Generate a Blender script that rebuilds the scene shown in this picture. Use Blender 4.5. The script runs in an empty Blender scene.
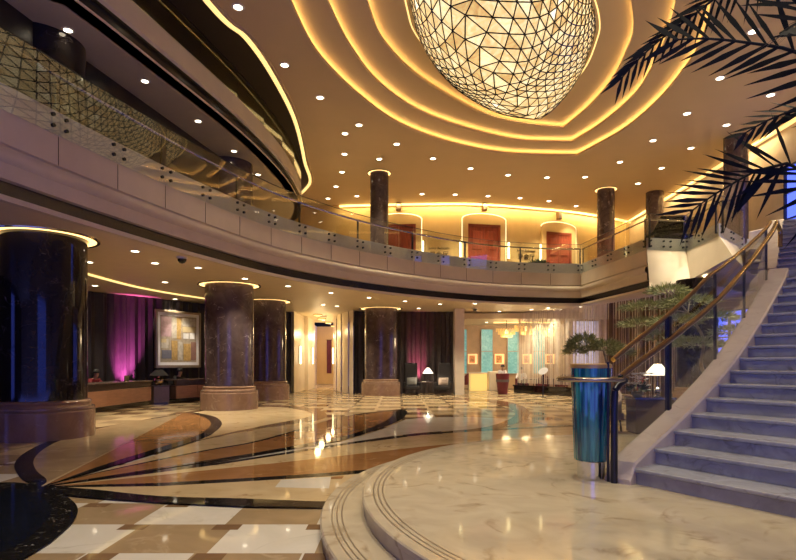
import bpy, bmesh, math, random
from mathutils import Vector, Matrix, noise
random.seed(7)
C = bpy.context.scene.collection
SC = bpy.context.scene
PI = math.pi

# ------------------------------------------------------------------ camera, world, exposure
F, HZ, CZ = 550.0, 363.0, 1.55          # focal length in px, horizon row, eye height
cam_d = bpy.data.cameras.new('camera'); cam = bpy.data.objects.new('camera', cam_d); C.objects.link(cam)
cam.location = (0, 0, CZ); cam.rotation_euler = (PI/2, 0, 0)
cam_d.sensor_width = 36; cam_d.lens = F/796*36; cam_d.shift_y = (HZ-280)/796
cam_d.clip_start = .05; cam_d.clip_end = 200
SC.camera = cam
SC.view_settings.view_transform = 'Standard'; SC.view_settings.look = 'None'
SC.view_settings.exposure = 0.15; SC.view_settings.gamma = 1; SC.view_settings.use_curve_mapping = False
SC.cycles.use_denoising = True
SC.cycles.max_bounces = 8; SC.cycles.diffuse_bounces = 4; SC.cycles.glossy_bounces = 4
SC.cycles.transparent_max_bounces = 24; SC.cycles.sample_clamp_indirect = 4
SC.cycles.caustics_reflective = False; SC.cycles.caustics_refractive = False
W = bpy.data.worlds.new('dusk'); SC.world = W; W.use_nodes = True
W.node_tree.nodes['Background'].inputs[0].default_value = (.13, .17, .85, 1)
W.node_tree.nodes['Background'].inputs[1].default_value = 2.4
P_CEIL, P_SOFF, P_LOUNGE, P_WALL = 920, 310, 85, 42   # downlight power: high ceiling, mezzanine soffit, lounge

def at(px, py, z):                       # the point at height z that the picture shows at (px, py)
    d = (z-CZ)*F/(HZ-py)
    return Vector(((px-398)*d/F, d, z))
def atd(px, py, d):                      # the point at distance d
    return Vector(((px-398)*d/F, d, CZ+(HZ-py)*d/F))

# ------------------------------------------------------------------ materials
M = {}
def new_mat(name):
    m = bpy.data.materials.new(name); m.use_nodes = True
    nt = m.node_tree; b = nt.nodes['Principled BSDF']; M[name] = m
    return m, nt, b
def ramp(nt, fac, stops):
    r = nt.nodes.new('ShaderNodeValToRGB'); e = r.color_ramp.elements
    e[0].position, e[0].color = stops[0][0], (*stops[0][1], 1)
    e[1].position, e[1].color = stops[-1][0], (*stops[-1][1], 1)
    for p, c in stops[1:-1]:
        x = e.new(p); x.color = (*c, 1)
    nt.links.new(fac, r.inputs[0]); return r.outputs[0]
def coords(nt, scale=(1,1,1)):
    t = nt.nodes.new('ShaderNodeNewGeometry'); mp = nt.nodes.new('ShaderNodeMapping')
    mp.inputs['Scale'].default_value = scale
    nt.links.new(t.outputs['Position'], mp.inputs[0]); return mp.outputs[0]
def noise_tex(nt, vec, scale, detail=4, dist=0.0, rough=.55):
    n = nt.nodes.new('ShaderNodeTexNoise'); n.inputs['Scale'].default_value = scale
    n.inputs['Detail'].default_value = detail; n.inputs['Distortion'].default_value = dist
    n.inputs['Roughness'].default_value = rough
    nt.links.new(vec, n.inputs['Vector']); return n.outputs['Fac']
def mix(nt, fac, a, b):
    m = nt.nodes.new('ShaderNodeMix'); m.data_type = 'RGBA'
    def setin(s, v):
        if isinstance(v, (tuple, list)): s.default_value = (*v[:3], 1)
        elif isinstance(v, float): s.default_value = v
        else: nt.links.new(v, s)
    setin(m.inputs[0], fac); setin(m.inputs[6], a); setin(m.inputs[7], b); return m.outputs[2]
def plain(name, col, rough=.5, metal=0.0, spec=.5, coat=0.0, var=.12, vscale=3.0, vec=(1,1,1)):
    m, nt, b = new_mat(name)
    b.inputs['Roughness'].default_value = rough; b.inputs['Metallic'].default_value = metal
    b.inputs['Specular IOR Level'].default_value = spec; b.inputs['Coat Weight'].default_value = coat
    if var:
        f = noise_tex(nt, coords(nt, vec), vscale, 5)
        c = ramp(nt, f, [(.3, tuple(x*(1-var) for x in col)), (.7, tuple(min(1, x*(1+var)) for x in col))])
        nt.links.new(c, b.inputs['Base Color'])
    else: b.inputs['Base Color'].default_value = (*col, 1)
    return m
def marble(name, base, alt, vein, vw=.02, scale=1.2, rough=.06, amount=1.0, vscale=None, spec=.5):
    m, nt, b = new_mat(name); v = coords(nt)
    f = noise_tex(nt, v, scale*1.5, 6, 1.2)
    c = ramp(nt, f, [(.3, base), (.7, alt)])
    n2 = nt.nodes.new('ShaderNodeTexNoise'); n2.inputs['Scale'].default_value = vscale or scale; n2.inputs['Detail'].default_value = 5
    n2.inputs['Distortion'].default_value = .8; nt.links.new(v, n2.inputs['Vector'])
    s = nt.nodes.new('ShaderNodeMath'); s.operation = 'SUBTRACT'; nt.links.new(n2.outputs['Fac'], s.inputs[0]); s.inputs[1].default_value = .5
    a = nt.nodes.new('ShaderNodeMath'); a.operation = 'ABSOLUTE'; nt.links.new(s.outputs[0], a.inputs[0])
    k = ramp(nt, a.outputs[0], [(0, (amount,)*3), (vw, (0, 0, 0))])
    n3 = noise_tex(nt, v, scale*2.3, 2)
    k2 = ramp(nt, n3, [(.45, (0, 0, 0)), (.65, (1, 1, 1))])
    mu = nt.nodes.new('ShaderNodeMath'); mu.operation = 'MULTIPLY'; nt.links.new(k, mu.inputs[0]); nt.links.new(k2, mu.inputs[1])
    nt.links.new(mix(nt, mu.outputs[0], c, vein), b.inputs['Base Color'])
    b.inputs['Roughness'].default_value = rough; b.inputs['Specular IOR Level'].default_value = spec
    if name.startswith('floor_'):                    # waxed stone: sheen grows towards grazing angles but never to a full mirror
        g = nt.nodes.new('ShaderNodeBsdfGlossy'); g.inputs['Roughness'].default_value = rough
        lw = nt.nodes.new('ShaderNodeLayerWeight'); lw.inputs['Blend'].default_value = .5
        pw = nt.nodes.new('ShaderNodeMath'); pw.operation = 'POWER'; nt.links.new(lw.outputs['Facing'], pw.inputs[0]); pw.inputs[1].default_value = 4.0
        ma = nt.nodes.new('ShaderNodeMath'); ma.operation = 'MULTIPLY_ADD'; nt.links.new(pw.outputs[0], ma.inputs[0]); ma.inputs[1].default_value = .58; ma.inputs[2].default_value = .05
        b.inputs['Specular IOR Level'].default_value = 0
        sh = nt.nodes.new('ShaderNodeMixShader'); nt.links.new(ma.outputs[0], sh.inputs[0]); nt.links.new(b.outputs[0], sh.inputs[1]); nt.links.new(g.outputs[0], sh.inputs[2])
        nt.links.new(sh.outputs[0], nt.nodes['Material Output'].inputs[0])
    return m
def glow(name, col, s):
    m, nt, b = new_mat(name)
    b.inputs['Base Color'].default_value = (*col, 1); b.inputs['Emission Color'].default_value = (*col, 1)
    b.inputs['Emission Strength'].default_value = s; return m
def glass(name, tint, refl=1.0, rough=0.0):
    m = bpy.data.materials.new(name); m.use_nodes = True; nt = m.node_tree; nt.nodes.clear(); M[name] = m
    o = nt.nodes.new('ShaderNodeOutputMaterial'); mx = nt.nodes.new('ShaderNodeMixShader')
    t = nt.nodes.new('ShaderNodeBsdfTransparent'); t.inputs[0].default_value = (*tint, 1)
    g = nt.nodes.new('ShaderNodeBsdfGlossy'); g.inputs['Roughness'].default_value = rough
    g.inputs['Color'].default_value = (refl, refl, refl, 1)
    ge = nt.nodes.new('ShaderNodeNewGeometry'); dt = nt.nodes.new('ShaderNodeVectorMath'); dt.operation = 'DOT_PRODUCT'
    nt.links.new(ge.outputs['Incoming'], dt.inputs[0]); nt.links.new(ge.outputs['Normal'], dt.inputs[1])
    def mth(op, x, y=None):
        n = nt.nodes.new('ShaderNodeMath'); n.operation = op
        for k, q in enumerate((x, y)):
            if q is None: continue
            if isinstance(q, (int, float)): n.inputs[k].default_value = q
            else: nt.links.new(q, n.inputs[k])
        return n.outputs[0]
    c1 = mth('SUBTRACT', 1.0, mth('ABSOLUTE', dt.outputs['Value']))
    fac = mth('MULTIPLY_ADD', mth('POWER', c1, 5.0), .96); nt.nodes[-1].inputs[2].default_value = .045
    nt.links.new(fac, mx.inputs[0]); nt.links.new(t.outputs[0], mx.inputs[1]); nt.links.new(g.outputs[0], mx.inputs[2])
    nt.links.new(mx.outputs[0], o.inputs[0]); return m

marble('floor_cream', (.50,.36,.20), (.60,.46,.28), (.36,.24,.12), .02, .9, .05)
marble('floor_white', (.60,.55,.48), (.68,.63,.57), (.5,.45,.38), .015, .9, .05)
marble('floor_tan', (.30,.21,.12), (.38,.27,.16), (.45,.34,.22), .02, 1.1, .05)
marble('floor_ochre', (.27,.125,.045), (.34,.165,.065), (.42,.24,.12), .015, 1.1, .05)
marble('floor_brown', (.17,.095,.05), (.22,.13,.07), (.3,.2,.12), .015, 1.3, .05)
marble('floor_black', (.008,.007,.007), (.016,.014,.013), (.35,.33,.3), .006, 4, .05)
marble('floor_night', (.006,.007,.012), (.01,.012,.02), (.03,.03,.04), .006, 3, .07)
marble('floor_platform', (.46,.385,.28), (.57,.48,.35), (.34,.26,.17), .04, 1.3, .06)
plain('floor_groove', (.17,.125,.085), .3)
marble('column_marble', (.062,.042,.042), (.115,.080,.075), (.50,.42,.38), .007, 1.6, .10, .8)
marble('column_marble_dark', (.010,.008,.008), (.020,.015,.014), (.30,.26,.25), .003, 1.6, .07, .5)
marble('base_stone', (.27,.165,.105), (.36,.23,.155), (.42,.3,.2), .02, 1.5, .14)
marble('step_stone', (.31,.31,.35), (.42,.42,.47), (.24,.23,.25), .03, 2.2, .22)
marble('curb_stone', (.56,.47,.43), (.64,.55,.50), (.5,.4,.36), .02, 2, .25)
plain('fascia_stone', (.58,.49,.37), .55, var=.06, vscale=1.5)
plain('upstand', (.52,.48,.44), .45, var=.05)
plain('soffit', (.66,.54,.35), .5, var=.03)
plain('ceiling_paint', (.60,.45,.25), .6, var=.03, vscale=.7)
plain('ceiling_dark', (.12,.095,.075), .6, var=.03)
plain('band_black', (.012,.010,.009), .25, var=.2)
plain('wall_gold', (.66,.45,.18), .45, var=.06, vscale=2, vec=(1,1,.4))
plain('wall_cream', (.82,.72,.56), .3, var=.06, vscale=2)
plain('wall_beige', (.52,.40,.29), .5, var=.05)
plain('wall_tan', (.58,.43,.28), .5, var=.08)
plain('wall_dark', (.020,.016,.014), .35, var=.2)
plain('carpet', (.22,.16,.10), .9, var=.15)
plain('curtain', (.020,.014,.016), .55, var=.25, vscale=6)
plain('curtain_brown', (.035,.024,.022), .6, var=.25, vscale=6)
plain('string_gold', (.84,.73,.54), .4, .1, var=.1)
plain('string_bronze', (.22,.14,.08), .4, .4, var=.2)
plain('wood_red', (.30,.060,.026), .35, var=.25, vscale=5, vec=(3,3,.5))
plain('wood_dark', (.055,.032,.024), .3, var=.25, vscale=5)
plain('wood_desk', (.38,.19,.11), .32, var=.15, vscale=4, vec=(.6,.6,4))
plain('desk_top', (.12,.08,.065), .25, var=.15)
plain('brass', (.46,.34,.19), .13, 1.0, var=.06)
plain('gilt', (.66,.46,.18), .38, .8, var=.05)
plain('rail_metal', (.36,.31,.26), .2, 1.0, var=.08)
plain('dark_metal', (.045,.045,.055), .3, .8, var=.1)
plain('chrome', (.70,.70,.72), .12, 1.0, var=.03)
plain('bronze', (.25,.15,.07), .35, .7, var=.1)
plain('trim_white', (.75,.70,.62), .5, var=.02)
plain('black_gloss', (.010,.009,.009), .08, var=.1, coat=.5)
plain('black_cloth', (.018,.015,.016), .8, var=.2, vscale=12)
plain('maroon', (.18,.022,.035), .4, var=.12)
plain('maroon_cloth', (.13,.022,.030), .8, var=.15, vscale=10)
plain('grey_band', (.16,.16,.16), .5)
plain('cloth_white', (.72,.70,.68), .8, var=.05)
plain('cloth_beige', (.42,.33,.27), .8, var=.1, vscale=9)
plain('cloth_grey', (.20,.20,.19), .8, var=.1)
plain('cloth_red', (.30,.03,.04), .8, var=.1)
plain('skin', (.55,.34,.24), .5, var=.05)
plain('hair', (.012,.009,.008), .6, var=.2)
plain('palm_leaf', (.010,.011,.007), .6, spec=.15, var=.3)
plain('palm_trunk', (.10,.07,.045), .9, var=.4, vscale=14)
plain('leaf', (.035,.06,.022), .6, var=.4, vscale=9)
plain('leaf_pale', (.32,.36,.18), .6, var=.3, vscale=9)
plain('bark', (.34,.29,.24), .8, var=.3, vscale=8)
plain('soil', (.03,.02,.015), .9)
plain('petal', (.85,.85,.90), .6, var=.08)
plain('petal_red', (.45,.05,.04), .6)
plain('screen_black', (.006,.006,.007), .1, var=0)
plain('frame_bronze', (.30,.235,.17), .35, .5, var=.1)
plain('mat_white', (.80,.80,.82), .6, var=.02)
plain('ivory', (.75,.72,.62), .3, var=0)
glass('rail_glass', (.93,.95,.92)); glass('window_glass', (.80,.86,.98)); glass('crystal', (.98,.9,.7), .9, .1)
glow('cove', (1.0,.70,.26), 1.15); glow('cove_hidden', (1.0,.68,.27), 8); glow('cove_soft', (1.0,.74,.28), 1.2); glow('cove_thin', (1.0,.84,.50), 1.4)
glow('lens', (1.0,.86,.62), 9); glow('halo', (1.0,.66,.24), 2.4); glow('sconce', (1.0,.83,.45), 5)
glow('shade', (1.0,.90,.74), 1.6); glow('picture_light', (1.0,.62,.26), .85); glow('booth', (1.0,.72,.22), .55)
glow('chandelier_bulb', (1.0,.74,.34), 1.8); glow('monitor', (.45,.5,.6), .15)
# backlit pieces with texture
def glow_tex(name, a, b, s, scale=3, spots=None):
    m, nt, bs = new_mat(name); v = coords(nt)
    c = ramp(nt, noise_tex(nt, v, scale, 8, 1.5, .7), [(.28, a), (.48, tuple((x+y)/2 for x, y in zip(a, b))), (.62, b)])
    nt.links.new(c, bs.inputs['Emission Color']); nt.links.new(c, bs.inputs['Base Color'])
    bs.inputs['Emission Strength'].default_value = s; bs.inputs['Roughness'].default_value = .3; return m
glow_tex('alabaster', (.62,.36,.10), (1.0,.80,.42), 1.0)
glow_tex('alabaster_pale', (.85,.62,.27), (1.0,.85,.50), 1.05)
glow_tex('alabaster_deep', (.50,.28,.08), (.95,.66,.26), .85)
glow_tex('alabaster_white', (1.0,.84,.50), (1.0,.94,.70), 1.3)
glow_tex('teal_pane', (.10,.34,.33), (.26,.52,.50), .5, 4)
glow_tex('lilac_pane', (.35,.37,.62), (.72,.70,.85), .8, 5)
glow_tex('orange_picture', (.16,.03,.01), (.75,.34,.10), .55, 6)
# grey-teal ribbed glass of the planter
m, nt, b = new_mat('teal_glass')
c = ramp(nt, noise_tex(nt, coords(nt, (22,22,.6)), 1.0, 3), [(.36, (.006,.03,.09)), (.5, (.01,.17,.20)), (.66, (.06,.38,.34))])
nt.links.new(c, b.inputs['Base Color']); b.inputs['Roughness'].default_value = .08; b.inputs['Coat Weight'].default_value = 1

# ------------------------------------------------------------------ mesh helpers
class MB:
    def __init__(s): s.v = []; s.f = []; s.m = []; s.k = 0
    def mat(s, k): s.k = k; return s
    def add(s, vs, fs):
        n = len(s.v); s.v += [tuple(v) for v in vs]; s.f += [tuple(i+n for i in f) for f in fs]; s.m += [s.k]*len(fs); return s
    def quad(s, a, b, c, d): return s.add([a, b, c, d], [(0,1,2,3)])
    def box(s, c, d, rz=0.0, tilt=None):
        x, y, z = (q/2 for q in d); R = Matrix.Rotation(rz, 3, 'Z')
        if tilt is not None: R = R @ tilt
        vs = [Vector(c)+R@Vector((sx*x, sy*y, sz*z)) for sz in (-1,1) for sx, sy in ((-1,-1),(1,-1),(1,1),(-1,1))]
        return s.add(vs, [(3,2,1,0),(4,5,6,7),(0,1,5,4),(1,2,6,5),(2,3,7,6),(3,0,4,7)])
    def lathe(s, c, prof, n=32, a0=0.0):
        vs = []
        for r, z in prof:
            for i in range(n):
                a = a0+2*PI*i/n; vs.append((c[0]+r*math.cos(a), c[1]+r*math.sin(a), c[2]+z))
        fs = [(j*n+i, j*n+(i+1)%n, (j+1)*n+(i+1)%n, (j+1)*n+i) for j in range(len(prof)-1) for i in range(n)]
        s.add(vs, fs)
        return s
    def cyl(s, c, r, h, n=24, r2=None):
        r2 = r if r2 is None else r2
        return s.lathe(c, [(.0001, 0), (r, 0), (r2, h), (.0001, h)], n)
    def tube(s, pts, r, n=8, r2=None, cap=True):
        pts = [Vector(p) for p in pts]; N = len(pts); rings = []
        up = Vector((0,0,1))
        for i, p in enumerate(pts):
            t = (pts[min(i+1, N-1)]-pts[max(i-1, 0)])
            if t.length < 1e-9: t = Vector((0,0,1))
            t.normalize(); a = up if abs(t.z) < .95 else Vector((1,0,0))
            u = t.cross(a).normalized(); w = u.cross(t)
            rr = r if r2 is None else r+(r2-r)*i/max(1, N-1)
            rings.append([p+u*rr*math.cos(2*PI*j/n)+w*rr*math.sin(2*PI*j/n) for j in range(n)])
        vs = [v for q in rings for v in q]
        fs = [(i*n+j, (i+1)*n+j, (i+1)*n+(j+1)%n, i*n+(j+1)%n) for i in range(N-1) for j in range(n)]
        if cap: fs += [tuple(range(n)), tuple((N-1)*n+j for j in reversed(range(n)))]
        return s.add(vs, fs)
    def prism(s, poly, z0, z1):
        n = len(poly); a = sum(poly[i][0]*poly[(i+1)%n][1]-poly[(i+1)%n][0]*poly[i][1] for i in range(n))
        if a < 0: poly = list(reversed(poly))
        vs = [(x, y, z0) for x, y in poly]+[(x, y, z1) for x, y in poly]
        return s.add(vs, [tuple(reversed(range(n))), tuple(range(n, 2*n))]+[(i, (i+1)%n, n+(i+1)%n, n+i) for i in range(n)])
    def sweep(s, path, prof, mats=None):
        """prof: (offset to the right of travel, z) list swept along the xy path"""
        nor = normals(path); n = len(prof)
        vs = [(p[0]+q[0]*o, p[1]+q[1]*o, z) for p, q in zip(path, nor) for o, z in prof]
        for i in range(len(path)-1):
            for j in range(n-1):
                if mats: s.k = mats[j]
                s.add([vs[i*n+j], vs[(i+1)*n+j], vs[(i+1)*n+j+1], vs[i*n+j+1]], [(0,1,2,3)])
        return s
    def build(s, name, mats, parent=None, smooth=False, local=False, bevel=0, recalc=True):
        me = bpy.data.meshes.new(name)
        off = Vector((0,0,0))
        if parent is not None and not local:
            q = parent
            while q: off += q.location; q = q.parent
        me.from_pydata([tuple(Vector(v)-off) for v in s.v], [], s.f)
        if isinstance(mats, str): mats = [mats]
        for k in mats: me.materials.append(M[k])
        me.polygons.foreach_set('material_index', s.m)
        bm = bmesh.new(); bm.from_mesh(me)
        bmesh.ops.remove_doubles(bm, verts=bm.verts, dist=1e-5)
        if recalc: bmesh.ops.recalc_face_normals(bm, faces=bm.faces)
        bm.to_mesh(me); bm.free()
        if smooth:
            me.polygons.foreach_set('use_smooth', [True]*len(me.polygons))
            try: me.set_sharp_from_angle(angle=math.radians(40))
            except Exception: pass
        o = bpy.data.objects.new(name, me); C.objects.link(o)
        if parent is not None: o.parent = parent
        if bevel:
            b = o.modifiers.new('bevel', 'BEVEL'); b.width = bevel; b.segments = 2; b.limit_method = 'ANGLE'
        return o
def normals(path):
    out = []; N = len(path)
    for i in range(N):
        a = Vector(path[max(i-1,0)][:2]); b = Vector(path[min(i+1,N-1)][:2]); p = Vector(path[i][:2])
        d1 = (p-a); d2 = (b-p)
        if d1.length < 1e-9: d1 = d2
        if d2.length < 1e-9: d2 = d1
        d1.normalize(); d2.normalize(); t = (d1+d2)
        if t.length < 1e-6: t = d1
        t.normalize(); k = 1/max(.4, t.dot(d1))
        out.append((t.y*k, -t.x*k))
    return out
def spline(pts, per=8):
    P = [Vector(p) for p in pts]; out = []
    for i in range(len(P)-1):
        p0 = P[i-1] if i else 2*P[0]-P[1]; p1 = P[i]; p2 = P[i+1]; p3 = P[i+2] if i+2 < len(P) else 2*P[-1]-P[-2]
        for k in range(per):
            t = k/per
            out.append(.5*((2*p1)+(p2-p0)*t+(2*p0-5*p1+4*p2-p3)*t*t+(3*p1-p0-3*p2+p3)*t**3))
    return out+[P[-1]]
def resample(path, step):
    P = [Vector(p) for p in path]; L = [0]
    for a, b in zip(P, P[1:]): L.append(L[-1]+(b-a).length)
    n = max(1, round(L[-1]/step)); out = []
    for i in range(n+1):
        s = L[-1]*i/n; j = 0
        while j < len(L)-2 and L[j+1] < s: j += 1
        t = (s-L[j])/max(1e-9, L[j+1]-L[j]); out.append(P[j].lerp(P[j+1], t))
    return out
def offset(path, d):
    return [Vector((p[0]+q[0]*d, p[1]+q[1]*d)) for p, q in zip(path, normals(path))]
def fill(name, loops, z, mats, up, thick=0):
    """a flat slab with holes: loops of xy points, first the outline"""
    bm = bmesh.new(); es = []
    for lp in loops:
        vs = [bm.verts.new((p[0], p[1], z)) for p in lp]
        es += [bm.edges.new((vs[i], vs[(i+1) % len(vs)])) for i in range(len(vs))]
    bmesh.ops.triangle_fill(bm, use_beauty=True, use_dissolve=False, edges=es, normal=(0,0,1 if up else -1))
    bmesh.ops.recalc_face_normals(bm, faces=bm.faces)
    if thick:
        r = bmesh.ops.extrude_face_region(bm, geom=bm.faces[:])
        bmesh.ops.translate(bm, verts=[g for g in r['geom'] if isinstance(g, bmesh.types.BMVert)], vec=(0,0,thick))
        bmesh.ops.recalc_face_normals(bm, faces=bm.faces)
    me = bpy.data.meshes.new(name); bm.to_mesh(me); bm.free()
    for k in ([mats] if isinstance(mats, str) else mats): me.materials.append(M[k])
    o = bpy.data.objects.new(name, me); C.objects.link(o); return o
def tag(o, label, cat, group=None, kind=None):
    if label: o['label'] = label
    if cat: o['category'] = cat
    if group: o['group'] = group
    if kind: o['kind'] = kind
    return o
def struct(o): o['kind'] = 'structure'; return o
def thing(name, loc, label, cat, group=None, rz=0.0):
    o = bpy.data.objects.new(name, None); C.objects.link(o); o.location = loc; o.rotation_euler = (0,0,rz)
    o.empty_display_size = .2
    return tag(o, label, cat, group)
def dup(root, loc=None, rz=None, label=None, group=None):
    def cp(o, par):
        c = o.copy(); C.objects.link(c)
        if par is not None: c.parent = par
        for ch in list(o.children): cp(ch, c)
        return c
    r = cp(root, None)
    if loc is not None: r.location = loc
    if rz is not None: r.rotation_euler = (0,0,rz)
    if label: r['label'] = label
    if group: r['group'] = group
    return r

# ------------------------------------------------------------------ plan curves
bal = spline([(-8.3,-4),(-8.0,1),(-7.25,5.8),(-6.43,8.9),(-5.85,11.1),(-4.98,13.9),(-3.72,16.95),(-1.75,19.8),(.95,22.4),(3.95,24.35),(6.6,25.1),(8.4,25.25)], 8)
kink = Vector((8.4,25.25))
terr_top = [kink, Vector((9.05,20.0)), Vector((10.62,20.28)), Vector((10.4,17.8)), Vector((12.8,20.2)), Vector((13.8,20.2))]
terr_bot = [(8.4,25.25,4.2),(8.97,19.6,4.2),(10.1,19.0,4.42),(10.1,16.6,4.78),(12.6,19.6,4.7),(13.8,19.6,4.7)]
e3 = [at(-30,-75,8.3).xy, at(20,-36,8.3).xy, at(74,0,8.3).xy, at(161,68,8.3).xy, at(241,133,8.3).xy, at(281,173,8.3).xy, at(297,197,8.3).xy]
e3 = spline([(-7.4,-4),(-7.2,2)]+[tuple(p) for p in e3[1:]]+[(-4.35,24.6),(-5.3,26.6),(-7.5,28.0),(-14,28.4)], 8)
r3 = spline([(-6.2,-6),(-6.0,0),(-5.3,7)]+[tuple(at(x,y,10).xy) for x,y in ((212,0),(250,36),(277,76),(298,120),(307,160))]+[(-4.2,26.2),(-6.5,28.6),(-14,29.2)], 8)
RING = Vector((2.92,14.85))
def leaf(pts):
    P = [Vector(at(*p).xy)-RING for p in pts]
    k = len(P)-4                                 # the corner sits at index ki
    return P
ring_px = {
 'outer': ([(288,0),(320,54.3),(360.4,96.5),(400.6,124.6),(448.8,142.7),(505,153.6),(576.7,156)],[(620.4,131.9),(652.6,106),(678.3,77.2),(700.8,41.8)],10.0),
 'mid': ([(326,0),(345,40),(380,84),(420,112),(470,130),(520,141),(571.5,142.7)],[(600,125),(632,98),(650,72),(667,35)],10.2),
 'inner': ([(366.4,0),(384.5,36.2),(412.7,72.4),(448.8,96.5),(489,116.6),(529,125.4),(563.4,128.6)],[(588.2,107.8),(610.8,82),(625.2,54.7),(633.3,29)],10.4)}
rings = {}
for nm, (A, B, z) in ring_px.items():
    a = [at(x,y,z).xy-RING for x,y in A]; b = [at(x,y,z).xy-RING for x,y in B]
    half1 = spline([tuple(p) for p in a], 6)                 # the long side up to the corner
    nxt = [tuple(-p) for p in a]
    half2 = spline([tuple(a[-1])]+[tuple(p) for p in b], 6)   # from the corner down the other side
    right = half2+[Vector(p) for p in []]
    # other side continues as the mirrored long side
    cont = [-p for p in half1]
    ang_end = math.atan2(half2[-1].y, half2[-1].x)
    cont = [p for p in cont if math.atan2(p.y, p.x) < ang_end-.12 and p.x > 0] 
    cont.sort(key=lambda p: -math.atan2(p.y, p.x))
    # half loop from the corner (a[-1]) round the right to the opposite corner (-a[-1])
    knots = [a[-1]]+b+[-p for p in a[1:]]
    knots.sort(key=lambda p: -math.atan2(p.y, p.x) if p.y > -abs(p.x)*50 else 0)
    kk = [a[-1]]+[p for p in b]
    lastang = math.atan2(kk[-1].y, kk[-1].x)
    for p in a:
        q = -p; an = math.atan2(q.y, q.x)
        if an < lastang-.2: kk.append(q)
    loop = spline([tuple(p) for p in kk], 8)
    rings[nm] = ([p+RING for p in loop[:-1]]+[RING-p for p in loop[:-1]], z)
def grow(loop, k): return [RING+(p-RING)*k for p in loop]

# ------------------------------------------------------------------ floor
fl = MB(); TX, TY = .88, .80
names = ['floor_cream','floor_white','floor_tan','floor_ochre','floor_brown','floor_black','floor_night']
ix = {n: i for i, n in enumerate(names)}
rnd = random.Random(3)
for j in range(-6, 51):
    for i in range(-19, 19):
        x0 = -1.66+i*TX; y0 = 5.28+j*TY
        sh = .10 if j % 2 else 0
        x0 += sh
        col = 'floor_white' if (i+j) % 2 else 'floor_tan'
        if y0 > 9: col = ('floor_cream' if (i+j) % 2 else rnd.choice(['floor_tan','floor_tan','floor_brown']))
        if x0 > 3.2 and 8.5 < y0 < 13: col = 'floor_cream'
        fl.mat(ix[col]).quad((x0,y0,0),(x0+TX,y0,0),(x0+TX,y0+TY,0),(x0,y0+TY,0))
        if y0 < 9:
            fl.mat(ix['floor_brown']); q = .17
            fl.quad((x0-.08,y0-q,.0005),(x0+q,y0-q,.0005),(x0+q,y0,.0005),(x0-.08,y0,.0005))
lay = [1]
def inlay(px, col, lift=None):
    z = .001*lay[0]; lay[0] += 1
    p = [at(x, y, 0) for x, y in px]
    fl.mat(ix[col]).add([(v.x, v.y, z) for v in p], [tuple(range(len(p)))])
def curve_px(px, per=5): return [tuple(v) for v in spline(px, per)]
V0 = (40,487.3)
# outer sweep of pale stone (far arcs)
arcC = curve_px([V0,(100,470),(203,441),(247,431),(290,424),(319,420),(327,415),(317,409.5),(289,405.8),(250,405.5),(210,408)])
inlay(arcC+[(120,424)], 'floor_brown')
inlay(curve_px([V0,(100,469),(200,440),(262,426),(300,419),(312,415),(305,410.8),(282,407.4),(250,407),(210,409.6)])+[(120,426)], 'floor_cream')
# pale field to the next arc
arcO = curve_px([(470,431.5),(500,428.5),(522,421),(530,413.5),(521,405.5),(497,400.2),(470,398.5),(440,398.5)])
arcI = curve_px([(470,429.5),(496,424.5),(511,418.5),(515,412.5),(507,406.5),(486,401.8),(465,400),(440,399.6)])
for a_, b_, c_, d_ in zip(arcO, arcO[1:], arcI[1:], arcI):
    inlay([a_, b_, c_, d_], 'floor_brown'); lay[0] -= 1
lay[0] += 1
inlay(curve_px([V0,(110,477.4),(220,463.5),(357,441.3),(420,433),(470,429.5),(496,424.5),(509,419)])+[(470,417),(430,417.5),(406,419.5),(381,430),(341,442)], 'floor_white')
# tan left petal
inlay(curve_px([V0,(26,482.5),(19.6,477.3),(14.3,467.5),(17.9,458.6),(30.4,449.6),(48.2,441.6),(85,430)],4)+[(120,424),(80,460)], 'floor_black')
inlay(curve_px([(46.4,483),(46,479),(37.5,472),(33.4,464),(35.7,456.8),(44.6,448.8),(62.5,439.8),(94,430),(120,424),(161,417.8),(186,413)],4), 'floor_tan')
# ochre petal with black tip
inlay(curve_px([(186,412.6),(197,413.3),(215,417),(222,424),(215,432),(202,439),(150,456),(100,471),(40,488.5)],4), 'floor_black')
inlay(curve_px([(184,413),(192,413.6),(205,418),(211,424),(205,431),(194,437),(148,451.5),(100,466.5),(44,487)],4), 'floor_ochre')
# pale wedge between ochre petals, long ochre petal with black tip
inlay([(42,487.5),(100,472),(150,457.5),(202,440.5),(247,432),(290,425),(330,419),(361,414.5),(300,430),(200,455),(100,477)], 'floor_cream')
inlay(curve_px([(42,488),(100,472.5),(200,451.5),(261,440.5),(330,420),(361,414),(385,411),(400,409.6),(407,411.5),(405,416.5),(398,421.5),(381,428.5),(341,440.8),(261,455.5),(180,469.5),(100,480.5),(42,489)],4), 'floor_black')
inlay(curve_px([(44,487.5),(100,473.3),(200,452.7),(261,441.6),(330,421),(361,415),(385,411.8),(393,412),(391,417),(378,425),(340,437.6),(261,452.3),(180,466.6),(100,478),(44,487.5)],4), 'floor_ochre')
inlay(curve_px([(44,487.8),(110,479.6),(220,465.3),(357,443.8),(420,435.6),(470,432.2),(573,426.2)],3)+[(573,425.2),(470,430.8),(420,433.8),(357,441.8),(220,463.2),(110,478.6)], 'floor_black')
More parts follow.
